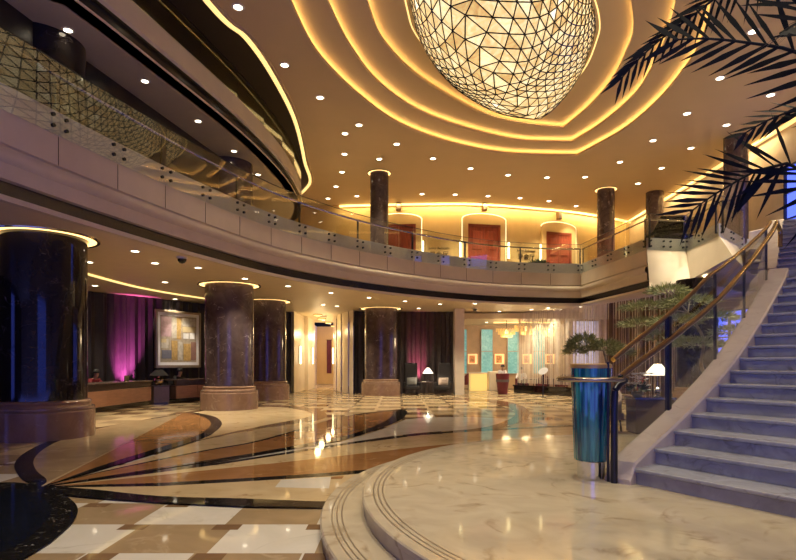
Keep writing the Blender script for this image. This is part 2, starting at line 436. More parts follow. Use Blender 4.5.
# cream field, second long ochre petal, black under-line
inlay([(44,488),(110,479.8),(220,465.3),(357,443.8),(420,435.8),(470,432.2),(573,427),(640,426),(640,440),(420,449),(280,465),(160,477)], 'floor_cream')
inlay([(44,488),(160,476),(280,463.5),(360,454.5),(420.7,447.5),(460,444),(400,466),(360,473),(280,480.5),(160,487)], 'floor_ochre')
inlay([(44,487.2),(160,484),(243,479.3),(331,473.6),(375,470),(375,473),(331,477.3),(243,482.8),(160,487.4),(44,489)], 'floor_black')
inlay([(44,489),(160,487.4),(243,482.8),(331,477.3),(380,473),(380,512),(321,504.5),(243,501),(160,498.5),(90,492)], 'floor_cream')
p = [(275,488.6),(281,481),(331,478),(329,489.8)]; inlay(p, 'floor_white')
inlay([(331.4,478),(344,477.2),(342,480),(330.8,480.6)], 'floor_ochre')
inlay(curve_px([(42,487.5),(90,490.5),(160,497.6),(243,500),(321,503),(380,502.5)],4)+[(380,509),(321,509.3),(243,508.3),(160,504.2),(100,500),(60,496)], 'floor_black')
# thin radial lines into the petals
for a, bq in (((44,487),(201,438.5)),((44,487.5),(290,448.5))):
    inlay([a,(a[0],a[1]+.8),(bq[0],bq[1]+.6),(bq[0],bq[1])], 'floor_black')
# round black disc with a night-blue centre
dc = at(5,520,0)
def ellipse_floor(px_pts, col): inlay(curve_px(px_pts,5), col)
ellipse_floor([(-60,489),(-20,485.5),(14,484),(40,487.5),(58,493.5),(72,502),(77.9,511),(75,521),(67,530),(52,543),(35,554),(15,566),(-20,585),(-70,600)], 'floor_black')
ellipse_floor([(-60,494),(-20,490.5),(0,490),(26,493),(43,500),(51,509),(50,518),(44,526),(34,536),(20,546),(0,556),(-25,570),(-70,590)], 'floor_night')
floor = struct(fl.build('floor', names, recalc=False))
# upper floors
pl = MB()
PC = (3.8,5.54)
def disc(mb, r, z, k, n=128, r0=None):
    mb.mat(k)
    ring = lambda q: [(PC[0]+q*math.cos(2*PI*i/n), PC[1]+q*math.sin(2*PI*i/n), z) for i in range(n)]
    if r0 is None: mb.add(ring(r), [tuple(range(n))])
    else: mb.add(ring(r0)+ring(r), [(i, (i+1)%n, n+(i+1)%n, n+i) for i in range(n)])
for r, z0, z1 in ((4.54,.0,.15),(4.15,.15,.30)):
    pl.mat(0).lathe((PC[0],PC[1],0), [(r-.012,z0),(r-.012,z1-.06),(r,z1-.05),(r,z1-.012),(r-.012,z1)], 160)
    disc(pl, r-.012, z1, 0, 160)
    for k in range(3): disc(pl, r-.10-.045*k, z1+.0008, 1, 160, r-.112-.045*k)
struct(pl.build('platform', ['floor_platform','floor_groove'], smooth=True, recalc=False))

# ------------------------------------------------------------------ shell: slabs and ceilings
mez_loop = [tuple(p) for p in bal]+[tuple(p) for p in terr_top[1:]]
slab_out = mez_loop+[(16,20.2),(16,36),(-16,36),(-16,-4)]
inset = [tuple(p) for p in offset(bal, -.12)]+[(9.15,20.3),(10.7,21.0),(10.5,18.4),(12.6,20.4),(13.8,20.4)]
struct(fill('ceiling_mezzanine', [inset+[(16,20.4),(16,36),(-16,36),(-16,-4)]], 4.2, 'soffit', False))
struct(fill('floor_mezzanine', [slab_out], 5.6, 'carpet', True))
fa = MB()
prof = [(-.12,5.6),(-.05,5.66),(0,5.66),(0,5.13),(-.04,5.11),(-.04,5.07),(.05,5.04),(.08,4.95),(.06,4.87),(0,4.82),(-.01,4.56),(-.12,4.55),(-.12,4.30),(0,4.29),(0,4.2),(-.14,4.2)]
a, bq = kink, terr_top[1]
seg = [a.lerp(bq, t/6) for t in range(7)]
fa.sweep(list(bal)+seg[1:], prof, [0,0,0,0,0,0,0,0,0,0,0,1,0,0,0])
jp = resample([p for p in bal if p.y > 1.0], 1.45); jn = normals(jp); fa.k = 1
for p, q in zip(jp, jn): fa.box((p[0],p[1],5.39),(.012,.008,.52), math.atan2(q[1],q[0])+PI/2)
struct(fa.build('trim_1', ['fascia_stone','band_black'], recalc=False, smooth=True))

fa = MB()
# terrace front: from the kink towards us, dark band ends at the prow
tb = [Vector(p) for p in terr_bot]; tt = [Vector((p.x,p.y,5.66)) for p in terr_top]
for i in range(1, 5):
    n, m = 12, 6
    for k in range(n):
        for j in range(m):
            g = lambda u, v: tb[i].lerp(tb[i+1], u).lerp(tt[i].lerp(tt[i+1], u), v)
            fa.mat(0).quad(g(k/n,j/m), g((k+1)/n,j/m), g((k+1)/n,(j+1)/m), g(k/n,(j+1)/m))
# underside of the terrace out to its lower edge
und = [tb[1], tb[2], tb[3], tb[4], tb[5], Vector((13.8,23,4.2)), Vector((9.3,23,4.2))]
cen = Vector((11.4,20.6,4.25))
for i in range(len(und)): fa.add([und[i], und[(i+1)%len(und)], cen], [(0,1,2)])
struct(fa.build('trim_2', ['fascia_stone','band_black'], recalc=False, smooth=True))
up = MB()
for path in (list(bal)+terr_top[1:],):
    up.sweep(path, [(-.05,5.58),(-.05,6.12),(-.17,6.12),(-.17,5.6)])
struct(up.build('trim_3', 'upstand', recalc=False))
# high ceiling with the leaf-shaped recess
out = [tuple(p) for p in r3[:-1]]+[(-16,29.2),(-16,36),(16,36),(16,-6)]
struct(fill('ceiling', [out, rings['outer'][0]], 10.0, 'ceiling_paint', False))
cs = MB()
order = ['outer','mid','inner']
for k, nm in enumerate(order):
    L, z = rings[nm]; back = grow(L, 1.03); n = len(L)
    for i in range(n):
        j = (i+1) % n
        cs.quad((*L[i],z),(*L[j],z),(*L[j],z+.08),(*L[i],z+.08))
        cs.quad((*L[i],z+.08),(*L[j],z+.08),(*back[j],z+.08),(*back[i],z+.08))
        cs.quad((*back[i],z+.08),(*back[j],z+.08),(*back[j],z+.20),(*back[i],z+.20))
struct(cs.build('trim_4', 'ceiling_paint', recalc=False))
for k, nm in enumerate(order):
    L, z = rings[nm]
    outl = [tuple(p) for p in grow(L, 1.03)]
    inn = [] if nm == 'inner' else [rings[order[k+1]][0]]
    struct(fill('ceiling_recess', [outl]+inn, z+.20, 'ceiling_paint', False))
# cove light strips on the ledges
for k, nm in enumerate(order):
    L, z = rings[nm]; b1 = grow(L, 1.008); b2 = grow(L, 1.020); n = len(L); st = MB()
    for i in range(n):
        j = (i+1) % n
        st.quad((*b1[i],z+.10),(*b1[j],z+.10),(*b2[j],z+.10),(*b2[i],z+.10))
        st.quad((*b1[i],z+.08),(*b1[j],z+.08),(*b1[j],z+.10),(*b1[i],z+.10))
        st.quad((*b2[i],z+.08),(*b2[j],z+.08),(*b2[j],z+.10),(*b2[i],z+.10))
    tag(st.build('cove_light', 'cove_hidden', recalc=False), ['warm light strip of the outermost ring in the leaf-shaped ceiling recess','warm light strip of the middle ring in the leaf-shaped ceiling recess','warm light strip of the innermost ring closest to the alabaster dome'][k], 'cove light', 'cove light rings of the ceiling recess')
# third level on the left
s3 = [tuple(p) for p in e3]
struct(fill('ceiling_gallery', [s3+[(-16,28.4),(-16,-4)]], 8.3, 'soffit', False))
f3 = MB()
f3.sweep(e3, [(-.3,8.3),(0,8.3),(0,8.36),(-.1,8.37),(-.1,8.62),(0,8.64),(.05,8.7),(.02,8.85),(0,9.25),(-.15,9.25),(-.15,9.2)], [0,0,0,1,1,0,0,0,0,0])
struct(f3.build('trim_5', ['fascia_stone','band_black'], smooth=True, recalc=False))
struct(fill('floor_gallery', [s3+[(-16,28.4),(-16,-4)]], 9.2, 'carpet', True))
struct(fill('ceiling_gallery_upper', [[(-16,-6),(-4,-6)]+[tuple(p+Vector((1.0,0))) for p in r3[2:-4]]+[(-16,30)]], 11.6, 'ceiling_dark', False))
rm = MB(); rm.sweep(r3, [(0,10.0),(0,11.6)]); rm.sweep(r3, [(.06,9.93),(.06,10.0),(0,10.0),(0,9.93),(.06,9.93)])
struct(rm.build('trim_6', 'ceiling_paint', recalc=False))
st = MB(); st.sweep([p for p in r3 if p.y > -4.5], [(-.04,9.93),(-.16,9.93),(-.16,9.98),(-.04,9.98),(-.04,9.93)])
tag(st.build('gallery_light_strip', 'cove', recalc=False), 'long curved light strip along the rim of the topmost gallery opening', 'cove light')
# walls ------------------------------------------------------------
def wall(name, path, z0, z1, mat, holes=(), side=0):
    """path: xy polyline; holes: (s0, s1, za, zb) measured along a straight path"""
    mb = MB(); P = [Vector(p) for p in path]
    if not holes:
        for a, b in zip(P, P[1:]): mb.quad((*a,z0),(*b,z0),(*b,z1),(*a,z1))
    else:
        a, b = P[0], P[-1]; L = (b-a).length; d = (b-a)/L
        xs = sorted({0, L, *[h[0] for h in holes], *[h[1] for h in holes]}); zs = sorted({z0, z1, *[h[2] for h in holes], *[h[3] for h in holes]})
        for x0, x1 in zip(xs, xs[1:]):
            for y0, y1 in zip(zs, zs[1:]):
                if any(h[0] <= x0 and x1 <= h[1] and h[2] <= y0 and y1 <= h[3] for h in holes): continue
                p0, p1 = a+d*x0, a+d*x1
                mb.quad((*p0,y0),(*p1,y0),(*p1,y1),(*p0,y1))
    return struct(mb.build(name, mat, recalc=False))
nwin = [0]
def window(a, b, z0, z1, nx, nz, pane='window_glass', frame='dark_metal', t=.05):
    nwin[0] += 1; a, b = Vector(a), Vector(b); d = b-a; L = d.length; rz = math.atan2(d.y, d.x); m = (a+b)/2
    fr = MB()
    for i in range(nx+1):
        p = a+d*i/nx; fr.box((p.x,p.y,(z0+z1)/2), (t,.10,z1-z0), rz)
    for k in range(nz+1): fr.box((m.x,m.y,z0+(z1-z0)*k/nz), (L,.10,t), rz)
    w = struct(fr.build('window_%d' % nwin[0], frame))
    pn = MB().box((m.x,m.y,(z0+z1)/2), (L,.02,z1-z0), rz).build('pane', pane, w)
    return w
GX = 13.8
def lin(a, b, y): return a
# lobby wall behind the camera and the glazed entrance on the left, both open to the dusk
wall('wall_entrance', [(-15,-5),(-15,30)], 0, 12, 'wall_dark', [(8.4,10.8,.3,3.9)])
window((-15,3.4),(-15,5.8), .3, 3.9, 2, 2)
wall('wall_rear', [(-15,-5),(16,-5)], 0, 11.6, 'wall_beige', [(12.5,20,.1,4.6)])
window((-2.5,-5),(5,-5), .1, 4.6, 6, 2)
wall('wall_right', [(GX,-5),(GX,36)], 0, 11, 'wall_beige', [(22.2,24.6,5.7,8.5),(25.2,31.5,.5,3.7)])
window((GX,17.2),(GX,19.6), 5.7, 8.5, 2, 3); window((GX,20.2),(GX,26.5), .5, 3.7, 7, 3)
# mezzanine rear wall, curved
bw = spline([(-15.2,31.7),(-8,30.4),(-3.1,29.4),(2.2,29.0),(4.9,29.2),(8.95,30.3),(11.6,31.5),(GX,32.8)], 8)
wall('wall_mezzanine', bw, 5.6, 10.0, 'wall_gold')
st = MB(); o1 = [p for p in offset(bw, .10) if p.x > -3.2]
st.sweep(o1, [(0,9.84),(0,9.94),(.10,9.94),(.10,9.84),(0,9.84)])
tag(st.build('cove_light', 'cove_soft', recalc=False), 'warm light strip along the top of the gold wall above the red doors', 'cove light')
st = MB(); st.sweep([(GX-.12,32.5),(GX-.12,9)], [(0,9.84),(0,9.94),(.12,9.94),(.12,9.84),(0,9.84)])
tag(st.build('cove_light', 'cove', recalc=False), 'straight light strip above the piano at the top of the side wall', 'cove light')
def line_light(p, q, watt, aim, parent, col=(1,.72,.32)):
    p, q, aim = Vector(p), Vector(q), Vector(aim).normalized(); l = bpy.data.lights.new('lamp', 'AREA'); l.shape = 'RECTANGLE'
    l.size = (q-p).length; l.size_y = .06; l.energy = watt; l.color = col
    o = bpy.data.objects.new('lamp', l); C.objects.link(o); o.parent = parent
    z = -aim; x = (q-p).normalized(); y = z.cross(x).normalized(); x = y.cross(z)
    o.matrix_local = Matrix(((x.x,y.x,z.x,0),(x.y,y.y,z.y,0),(x.z,y.z,z.z,0),(0,0,0,1))); o.location = (p+q)/2
cl = [o for o in C.objects if o.name.startswith('cove_light')]
for i in range(0, len(o1)-6, 6):
    p, q = o1[i], o1[i+6]; n_ = (q-p).normalized(); n_ = Vector((n_.y,-n_.x))*.30
    line_light((*(p+n_),9.88),(*(q+n_),9.88), P_WALL, (-n_.x*1.5,-n_.y*1.5,-1), cl[-2])
for y0 in (10,15,20,25,30):
    line_light((GX-.45,y0,9.88),(GX-.45,y0+3,9.88), P_WALL*1.2, (.45,0,-1), cl[-1])
# gallery-level dark wall behind the tall columns on the left
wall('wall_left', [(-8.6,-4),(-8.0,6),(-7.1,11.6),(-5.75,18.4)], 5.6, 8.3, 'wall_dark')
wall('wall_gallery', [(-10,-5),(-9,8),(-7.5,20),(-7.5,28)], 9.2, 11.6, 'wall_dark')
# ground floor: curtain wall behind the reception desks
cw = spline([(-14.8,12),(-13.2,16.2),(-11.3,20.2),(-9.42,23.2),(-8.75,24.3),(-7.2,26.8),(-5.55,28.6)], 8)
def drape(name, path, z0, z1, amp, wave, mat):
    P = resample(path, .07); nn = normals(P); mb = MB(); ph = 0; row = []
    for i, (p, q) in enumerate(zip(P, nn)):
        s = i*.07; o = amp*(math.sin(2*PI*s/wave+.7*math.sin(s*1.7))+.4*math.sin(2*PI*s/(wave*.37)))
        row.append((p[0]+q[0]*o, p[1]+q[1]*o, p[0]+q[0]*o*.6, p[1]+q[1]*o*.6))
    for a, b in zip(row, row[1:]): mb.quad((a[0],a[1],z0),(b[0],b[1],z0),(b[2],b[3],z1),(a[2],a[3],z1))
    return mb.build(name, mat, smooth=True, recalc=False)
wall('wall_reception', offset(cw, -.25), 0, 4.2, 'wall_dark')
tag(drape('curtain', cw, .03, 4.18, .07, .42, 'curtain'), 'long black floor-length curtain lit purple behind the reception desks', 'curtain')
# corridor
wall('wall_corridor_left', [(-5.35,28.3),(-5.35,31.5),(-5.15,31.5),(-5.15,34),(-5.6,34.2),(-5.9,40)], 0, 4.2, 'wall_cream')
wall('wall_corridor_far', [(-6,40),(-3,40)], 0, 4.2, 'wall_gold')
wall('wall_far', [(-16,35.9),(-16,41),(16,41),(16,35.9)], 0, 5.6, 'wall_dark')
wall('wall_corridor_link', [(-5.8,28.9),(-5.35,28.3)], 0, 4.2, 'wall_cream')
rc = spline([(-2.25,27.6),(-2.75,28.6),(-3.25,30.2),(-3.65,32),(-3.95,34)], 6)
cp = MB(); 
for k, (a, b) in enumerate(zip(rc, rc[1:])):
    o = 0.05 if (k//3) % 2 else 0
    cp.quad((a[0]-o,a[1],0),(b[0]-o,b[1],0),(b[0]-o,b[1],4.2),(a[0]-o,a[1],4.2))
struct(cp.build('wall_corridor_right', 'wall_cream', recalc=False))
wall('wall_corridor_end', [(-3.95,34),(-3.3,36),(-3.2,40)], 0, 4.2, 'wall_cream')
# right-hand curtain wall beside the corridor
wall('wall_curtained', [(-2.25,27.9),(-2.25,28.5),(2.9,28.5)], 0, 4.2, 'wall_dark')
tag(drape('curtain', [(-2.2,27.9),(-1.6,28.1),(2.82,28.2)], .03, 4.18, .07, .36, 'curtain_brown'), 'dark brown pleated curtain lit pink behind the two high-backed armchairs', 'curtain')
pm = MB().box((3.0,27.2,2.1), (.46,.9,4.2)); struct(pm.build('wall_pier', 'wall_cream'))
# lounge back wall and lowered ceiling
wall('wall_lounge', [(3.2,33.4),(GX,33.4)], 0, 4.2, 'wall_tan', [])
struct(MB().box((6.4,31.0,4.0), (6.4,4.9,.3)).build('ceiling_lounge', 'soffit'))
st = MB().box((7.2,31.0,3.83), (3.6,.35,.04)); tag(st.build('cove_light', 'cove_soft'), 'flat light trough in the lounge ceiling behind the chandeliers', 'cove light')
for x0, x1, pn in ((463,467,'teal_pane'),(481,493,'teal_pane'),(507.5,519,'teal_pane'),(533,545,'teal_pane'),(573,600,'lilac_pane')):
    X0, X1 = (x0-398)/F*33.3, (x1-398)/F*33.3
    window((X0,33.33),(X1,33.33), .9 if pn=='teal_pane' else 1.0, 3.6 if pn=='teal_pane' else 4.1, 1, 2, pn, 'wall_beige', .04)
# lower side of the staircase well
# ------------------------------------------------------------------ columns
def column(loc, r, h, label, halo=True, mat='column_marble', base=True, z0=0.0, cat='column', group=None, name='column'):
    t = thing(name, (loc[0],loc[1],z0), label, cat, group)
    zb = .78 if base else .02
    MB().lathe((0,0,0), [(r,zb),(r,h-.001)], 64).build('shaft', mat, t, True, True)
    if base:
        MB().lathe((0,0,0), [(r*1.19,0),(r*1.19,.01),(r*1.19,.535),(r*1.19,.55),(r*1.165,.575),(r*1.16,.58)], 64).build('plinth', 'base_stone', t, True, True)
        MB().lathe((0,0,0), [(r*1.13,.58),(r*1.17,.585),(r*1.175,.61),(r*1.17,.64),(r*1.10,.65),(r*1.09,.665),(r*1.07,.70),(r*1.09,.72),(r*1.09,.755),(r*1.05,.78),(r*.99,.785)], 64).build('base_molding', 'base_stone', t, True, True)
    if halo:
        MB().lathe((0,0,0), [(r*1.03,h-.02),(r*1.22,h-.02),(r*1.24,h-.004)], 64).build('halo_light', 'halo', t, True, True)
        MB().lathe((0,0,0), [(r*1.22,h-.025),(r*1.30,h-.03),(r*1.31,h-.001)], 64).build('halo_rim', 'brass', t, True, True)
    return t
column((-7.46,11.6), .8, 4.2, 'massive near-black marble column with gilded halo beside the black floor disc', mat='column_marble_dark')
column((-5.73,18.7), .8, 4.2, 'brown marble column standing in front of the reception desks beside the large painting')
column((-5.62,23.6), .8, 4.2, 'brown marble column half hidden behind another column near the corridor entrance')
column((-.83,26.75), .8, 4.2, 'brown marble column between the corridor and the pink-lit curtain')
column((9.5,17.6), .55, 4.2, 'dark slim column behind the cloud-pruned tree under the piano terrace', halo=False, mat='column_marble_dark')
G = 'columns on the mezzanine'
column((-7.46,11.6), .77, 2.7, 'black upper column rising through the mezzanine under the gallery soffit', False, 'column_marble_dark', False, 5.6, group=G)
column((-5.73,18.7), .77, 2.7, 'brown upper column behind the reflections in the mezzanine glass', False, 'column_marble', False, 5.6, group=G)
for px, py, lab in ((379,170,'slender upper column with glowing capital beside the first red door'),(609,187,'slender upper column with glowing capital between the third red door and the piano'),
                    (658.5,190,'slender upper column standing directly behind the grand piano'),(742.5,133,'slender upper column behind the hanging palm fronds')):
    p = at(px, py, 10); x, y = p.x, p.y+.4
    if x > 13.2: x = 13.2
    column((x,y), .41, 4.4, lab, px < 640, 'column_marble', False, 5.6, group=G)

# ------------------------------------------------------------------ balustrades
def balustrade(path, label, step=1.45, standoffs=True, z0=5.66, z1=6.97, zr=6.80, post_every=2, group='glass balustrades'):
    P = resample(path, step); nor = normals(P); base = Vector((P[0].x,P[0].y,z0))
    t = thing('glass_balustrade', base, label, 'balustrade', group)
    so = None
    for i in range(len(P)-1):
        a = Vector((P[i].x+nor[i][0]*.03, P[i].y+nor[i][1]*.03)); b = Vector((P[i+1].x+nor[i+1][0]*.03, P[i+1].y+nor[i+1][1]*.03))
        d = b-a; L = d.length; d /= L; rz = math.atan2(d.y, d.x); q = Vector((d.y,-d.x)); a2 = a+d*.008; b2 = b-d*.008; m = (a+b)/2
        g = MB().box((m.x,m.y,(z0+z1)/2), (L-.016,.016,z1-z0), rz).build('glass_panel', 'rail_glass', t)
        e = MB().box((m.x,m.y,z1+.008), (L-.016,.02,.016), rz).build('edge_cap', 'dark_metal', t)
        if standoffs:
            for s in (.14, L-.14):
                for z in (5.80, 6.0):
                    p = a+d*s
                    if so is None:
                        so = MB().lathe((0,0,0), [(.0001,-.03),(.036,-.03),(.036,.018),(.0001,.018)], 10)
                        x = so.build('standoff', 'dark_metal', g, True, True)
                        for v in x.data.vertices: v.co = Vector((v.co.x, -v.co.z, v.co.y))
                        so = x
                    else:
                        x = so.copy(); C.objects.link(x); x.parent = g
                    x.location = Vector((p.x+q.x*.01, p.y+q.y*.01, z))-base
                    x.rotation_euler = (0,0,rz)
    inner = [Vector((p.x+n[0]*-.10, p.y+n[1]*-.10)) for p, n in zip(P, nor)]
    for i in range(0, len(P), post_every):
        p = inner[i]
        mb = MB().box((p.x,p.y,(z0+.1+zr)/2), (.05,.05,zr-z0-.1), math.atan2(nor[i][1],nor[i][0])); mb.build('post', 'dark_metal', t)
    hp = offset([Vector(p[:2]) for p in path], -.10)
    MB().tube([(p[0],p[1],zr) for p in hp], .035, 8).build('handrail', 'rail_metal', t, True)
    return t
balustrade([p for p in bal if p.y > 1.0], 'long curving glass balustrade with dark posts along the mezzanine edge')
balustrade([kink.lerp(terr_top[1], t/5) for t in range(6)], 'straight glass balustrade running from the mezzanine corner to the piano', 1.3)
balustrade([terr_top[1], terr_top[2]], 'short glass balustrade in front of the grand piano keyboard', 1.0)
balustrade([terr_top[2], terr_top[3]], 'glass balustrade from the piano tail to the jutting terrace point', 1.05)
balustrade([terr_top[3], Vector((12.4,19.8))], 'glass balustrade from the terrace point back towards the stair head', 1.4)
balustrade([p for p in e3 if p.y < 27 and p.y > 4], 'curved glass guard of the topmost gallery below the long light strip', 1.9, False, 9.2, 9.98, 9.9, 100)

# ------------------------------------------------------------------ staircase
RISE = .165
low = spline([(2.13,5.46),(2.45,5.70),(2.77,5.95),(3.10,6.19),(3.42,6.43),(3.73,6.68),(4.02,6.91),(4.29,7.13),(4.55,7.35),(4.79,7.56),(5.02,7.77),(5.25,7.97),(5.48,8.18),(5.70,8.39),(5.92,8.60),(6.14,8.81),(6.35,9.02),(6.55,9.25)], 1)
up_ = [Vector((6.62,9.62)).lerp(Vector((8.9,12.7)), i/10) for i in range(11)]
thd = [Vector((9.35,13.3)).lerp(Vector((11.3,17.2)), i/5) for i in range(6)]
stair = thing('staircase', (2.6,5.6,.3), 'grand blue-grey stone staircase sweeping up from the round marble platform', 'staircase')
def tang(P, i):
    a = P[max(0,i-1)]; b = P[min(len(P)-1,i+1)]; return (b-a).normalized()
def nose_dir(t, tilt=math.radians(-7)):
    v = Vector((t.y,-t.x)); c, s = math.cos(tilt), math.sin(tilt); return Vector((v.x*c-v.y*s, v.x*s+v.y*c))
def flight(P, z, Wd):
    for i in range(len(P)-1):
        t0, t1 = nose_dir(tang(P,i)), nose_dir(tang(P,i+1)); a, b = P[i], P[i+1]
        zz = z+RISE*(i+1)
        ext = (b-a)*.25
        poly = [a, a+t0*Wd, b+t1*Wd+ext, b+ext]
        mb = MB().prism([tuple(p) for p in poly], zz-RISE-.01, zz-.04)
        n0 = (a-b).normalized()*.03
        mb.prism([tuple(p) for p in (a+n0, a+t0*Wd+n0, b+t1*Wd+ext, b+ext)], zz-.04, zz)
        mb.build('step', 'step_stone', stair, bevel=.012)
    return z+RISE*(len(P)-1)
P1 = [Vector(p) for p in low[1:]]
zA = flight(P1, .3, 4.6)
def landing(a, b, ta, tb, z, Wd):
    MB().prism([tuple(p) for p in (a, a+ta*Wd, b+tb*Wd, b)], z-.3, z).build('landing', 'step_stone', stair, bevel=.012)
landing(P1[-1], up_[0]+Vector((.1,.12)), nose_dir(tang(P1,len(P1)-1)), nose_dir(tang(up_,0)), zA+RISE-.001, 4.6)
zA += RISE
zB = flight(up_, zA, 4.2)
landing(up_[-1], thd[0]+Vector((.1,.15)), nose_dir(tang(up_,10)), nose_dir(tang(thd,0)), zB+.001, 4.2)
zC = flight(thd, zB, 2.2)
landing(thd[-1], Vector((12.2,19.9)), nose_dir(tang(thd,5)), Vector((1,0)), 5.6, 1.6)
# curb (stringer) on the open side of each flight
def curb(P, z, name, h0=.10, w=.27, below=.45, start=None):
    nn = normals(P); mb = MB(); rows = []
    for i, (p, q) in enumerate(zip(P, nn)):
        zz = z+RISE*(i+.6)
        top = zz+h0
        out = Vector((p[0]-q[0]*w, p[1]-q[1]*w)); inn = Vector((p[0]+q[0]*.02, p[1]+q[1]*.02))
        bot = max(.30, zz-below)
        rows.append([(inn.x,inn.y,bot),(inn.x,inn.y,top-.02),(inn.x-q[0]*.02,inn.y-q[1]*.02,top),(out.x+q[0]*.02,out.y+q[1]*.02,top),(out.x,out.y,top-.02),(out.x,out.y,bot)])
    n = 6
    vs = [v for r in rows for v in r]
    fs = [(i*n+j, (i+1)*n+j, (i+1)*n+(j+1)%n, i*n+(j+1)%n) for i in range(len(rows)-1) for j in range(n)]
    fs += [tuple(range(n)), tuple((len(rows)-1)*n+j for j in reversed(range(n)))]
    mb.add(vs, fs); return mb.build(name, 'curb_stone', stair)
curb([Vector((2.36,5.63))]+P1, .3-RISE*.9, 'curb')
curb(up_, zA-RISE*.5, 'curb')
curb(thd, zB-RISE*.5, 'curb')
# soffit under the flights
sf = MB()
for P, z in ((P1, .3),(up_, zA),(thd, zB)):
    for i in range(len(P)-1):
        if z+RISE*i-.5 < .35: continue
        a, b = P[i], P[i+1]; t0, t1 = nose_dir(tang(P,i)), nose_dir(tang(P,i+1)); w = 4.4 if P is not thd else 2.2
        za, zb = z+RISE*i-.32, z+RISE*(i+1)-.32
        sf.quad((*a,za),(*b,zb),(*(b+t1*w),zb),(*(a+t0*w),za))
sf.build('underside', 'fascia_stone', stair, recalc=False)
# railing of the stair: posts, glass, tall guard rail and lower handrail, ring round the planter
VP = Vector((2.10,5.98))
rl = thing('stair_railing', (2.2,5.75,.3), 'brass and glass stair railing with two parallel rails curling round the teal planter', 'railing')
rail_path = [Vector((2.05,5.62))]+[Vector((p[0],p[1])) for p in low]
def railh(i): return 1.10+.022*(i-2) if i < 8 else 1.232-.040*(i-8)
off = offset(rail_path, -.24)
def zslope(i): return .3+RISE*(i-1)+.02          # i counts path points, nosing line
A_pts = [(p.x,p.y,zslope(i)+railh(i)) for i, p in enumerate(off) if i >= 2]
offB = offset(rail_path, -.15)
B_pts = [(p.x,p.y,max(zslope(i)+.92-.008*max(0,i-5), 1.38)) for i, p in enumerate(offB) if i >= 1]
end = Vector(B_pts[-1])-Vector((0,0,.08)); 
B_pts = [(VP.x+.34,VP.y-.10,1.375)]+B_pts[1:]+[tuple(end+Vector((.10,.12,.06))), tuple(end+Vector((.20,.20,-.04))), tuple(end+Vector((.17,.16,-.30)))]
MB().tube(spline(A_pts[0:], 3), .028, 10).build('guard_rail', 'brass', rl, True)
MB().tube(spline(B_pts, 3), .036, 10).build('handrail', 'brass', rl, True)
MB().tube([(VP.x+.34*math.cos(a), VP.y+.34*math.sin(a), 1.375) for a in [2*PI*i/40 for i in range(41)]], .026, 10).build('planter_ring', 'rail_metal', rl, True)
MB().tube(spline([(2.40,5.80,1.375),(2.30,5.76,1.30),(2.26,5.74,1.15),(2.255,5.735,.30)],6), .035, 10).build('post', 'dark_metal', rl, True)
MB().tube([(2.215,5.80,.30),(2.215,5.80,1.56)], .014, 8).build('post', 'dark_metal', rl, True)
for i in (4.9, 8.6, 12.4, 16.6):
    k = int(i); f = i-k; p = off[k].lerp(off[k+1], f); z = zslope(i); hh = railh(i)-.02
    MB().box((p.x,p.y,z-.05+(hh+.05)/2), ((.055,.055,hh+.05) if i < 6 else (.032,.032,hh+.05)), math.atan2(tang(off,k).y,tang(off,k).x)).build('post', 'dark_metal', rl)
brk = [2.0,4.9,8.6,12.4,16.6]
for s, e in zip(brk, brk[1:]):
    g = MB(); n = 6; lo, hi = [], []
    for j in range(n+1):
        i = s+.06+(e-s-.12)*j/n; k = int(i); p = off[k].lerp(off[min(k+1,len(off)-1)], i-k); z = zslope(i)
        lo.append((p.x,p.y,z+.02)); hi.append((p.x,p.y,z+railh(i)-.02))
    nv = [Vector((tang(off,4).y,-tang(off,4).x,0))*.014]*1
    for j in range(n):
        g.quad(lo[j],lo[j+1],hi[j+1],hi[j])
        g.quad(*[Vector(v)+nv[0] for v in (hi[j],hi[j+1],lo[j+1],lo[j])])
    g.build('glass_panel', 'rail_glass', rl, recalc=False)

# ------------------------------------------------------------------ alabaster dome
inn, zi = rings['inner']
def rad(a):
    best = None
    n = len(inn)
    d = Vector((math.cos(a), math.sin(a)))
    for i in range(n):
        p, q = inn[i]-RING, inn[(i+1)%n]-RING
        den = d.x*(q-p).y-d.y*(q-p).x
        if abs(den) < 1e-12: continue
        t = (p.x*(q-p).y-p.y*(q-p).x)/den; u = (p.x*d.y-p.y*d.x)/den
        if t > 0 and -1e-6 <= u <= 1+1e-6: best = t if best is None else max(best, t)
    return best or 3.5
DEP, SP = 2.05, .082
bm = bmesh.new(); grid = {}
NN = int(1.35/SP)
for j in range(-NN, NN+1):
    for i in range(-2*NN, 2*NN+1):
        u = Vector(((i+.5*(j % 2))*SP, j*SP*.866)); ca, sa = math.cos(.55), math.sin(.55)
        u = Vector((u.x*ca-u.y*sa, u.x*sa+u.y*ca)); q = u.length
        if q > 1.10: continue
        ph = q*PI/2; a = math.atan2(u.y, u.x); R = .715*rad(a)*math.sin(min(ph, PI/2))
        grid[(i,j)] = bm.verts.new((RING.x+R*math.cos(a), RING.y+R*math.sin(a), 10.9-DEP*math.cos(ph)))
for (i, j), v in list(grid.items()):
    o = j % 2
    for tri in (((i,j),(i+1,j),(i+o,j+1)), ((i,j),(i+o,j+1),(i+o-1,j+1))):
        if all(k in grid for k in tri):
            try: bm.faces.new([grid[k] for k in tri])
            except ValueError: pass
bmesh.ops.delete(bm, geom=[v for v in bm.verts if not v.link_faces], context='VERTS')
dome = thing('chandelier', (RING.x,RING.y,10.9), 'huge glowing alabaster dome chandelier with dark triangular lattice hanging from the ceiling', 'chandelier')
pv = [v.co.copy() for v in bm.verts]; bm.verts.index_update()
pm = MB()
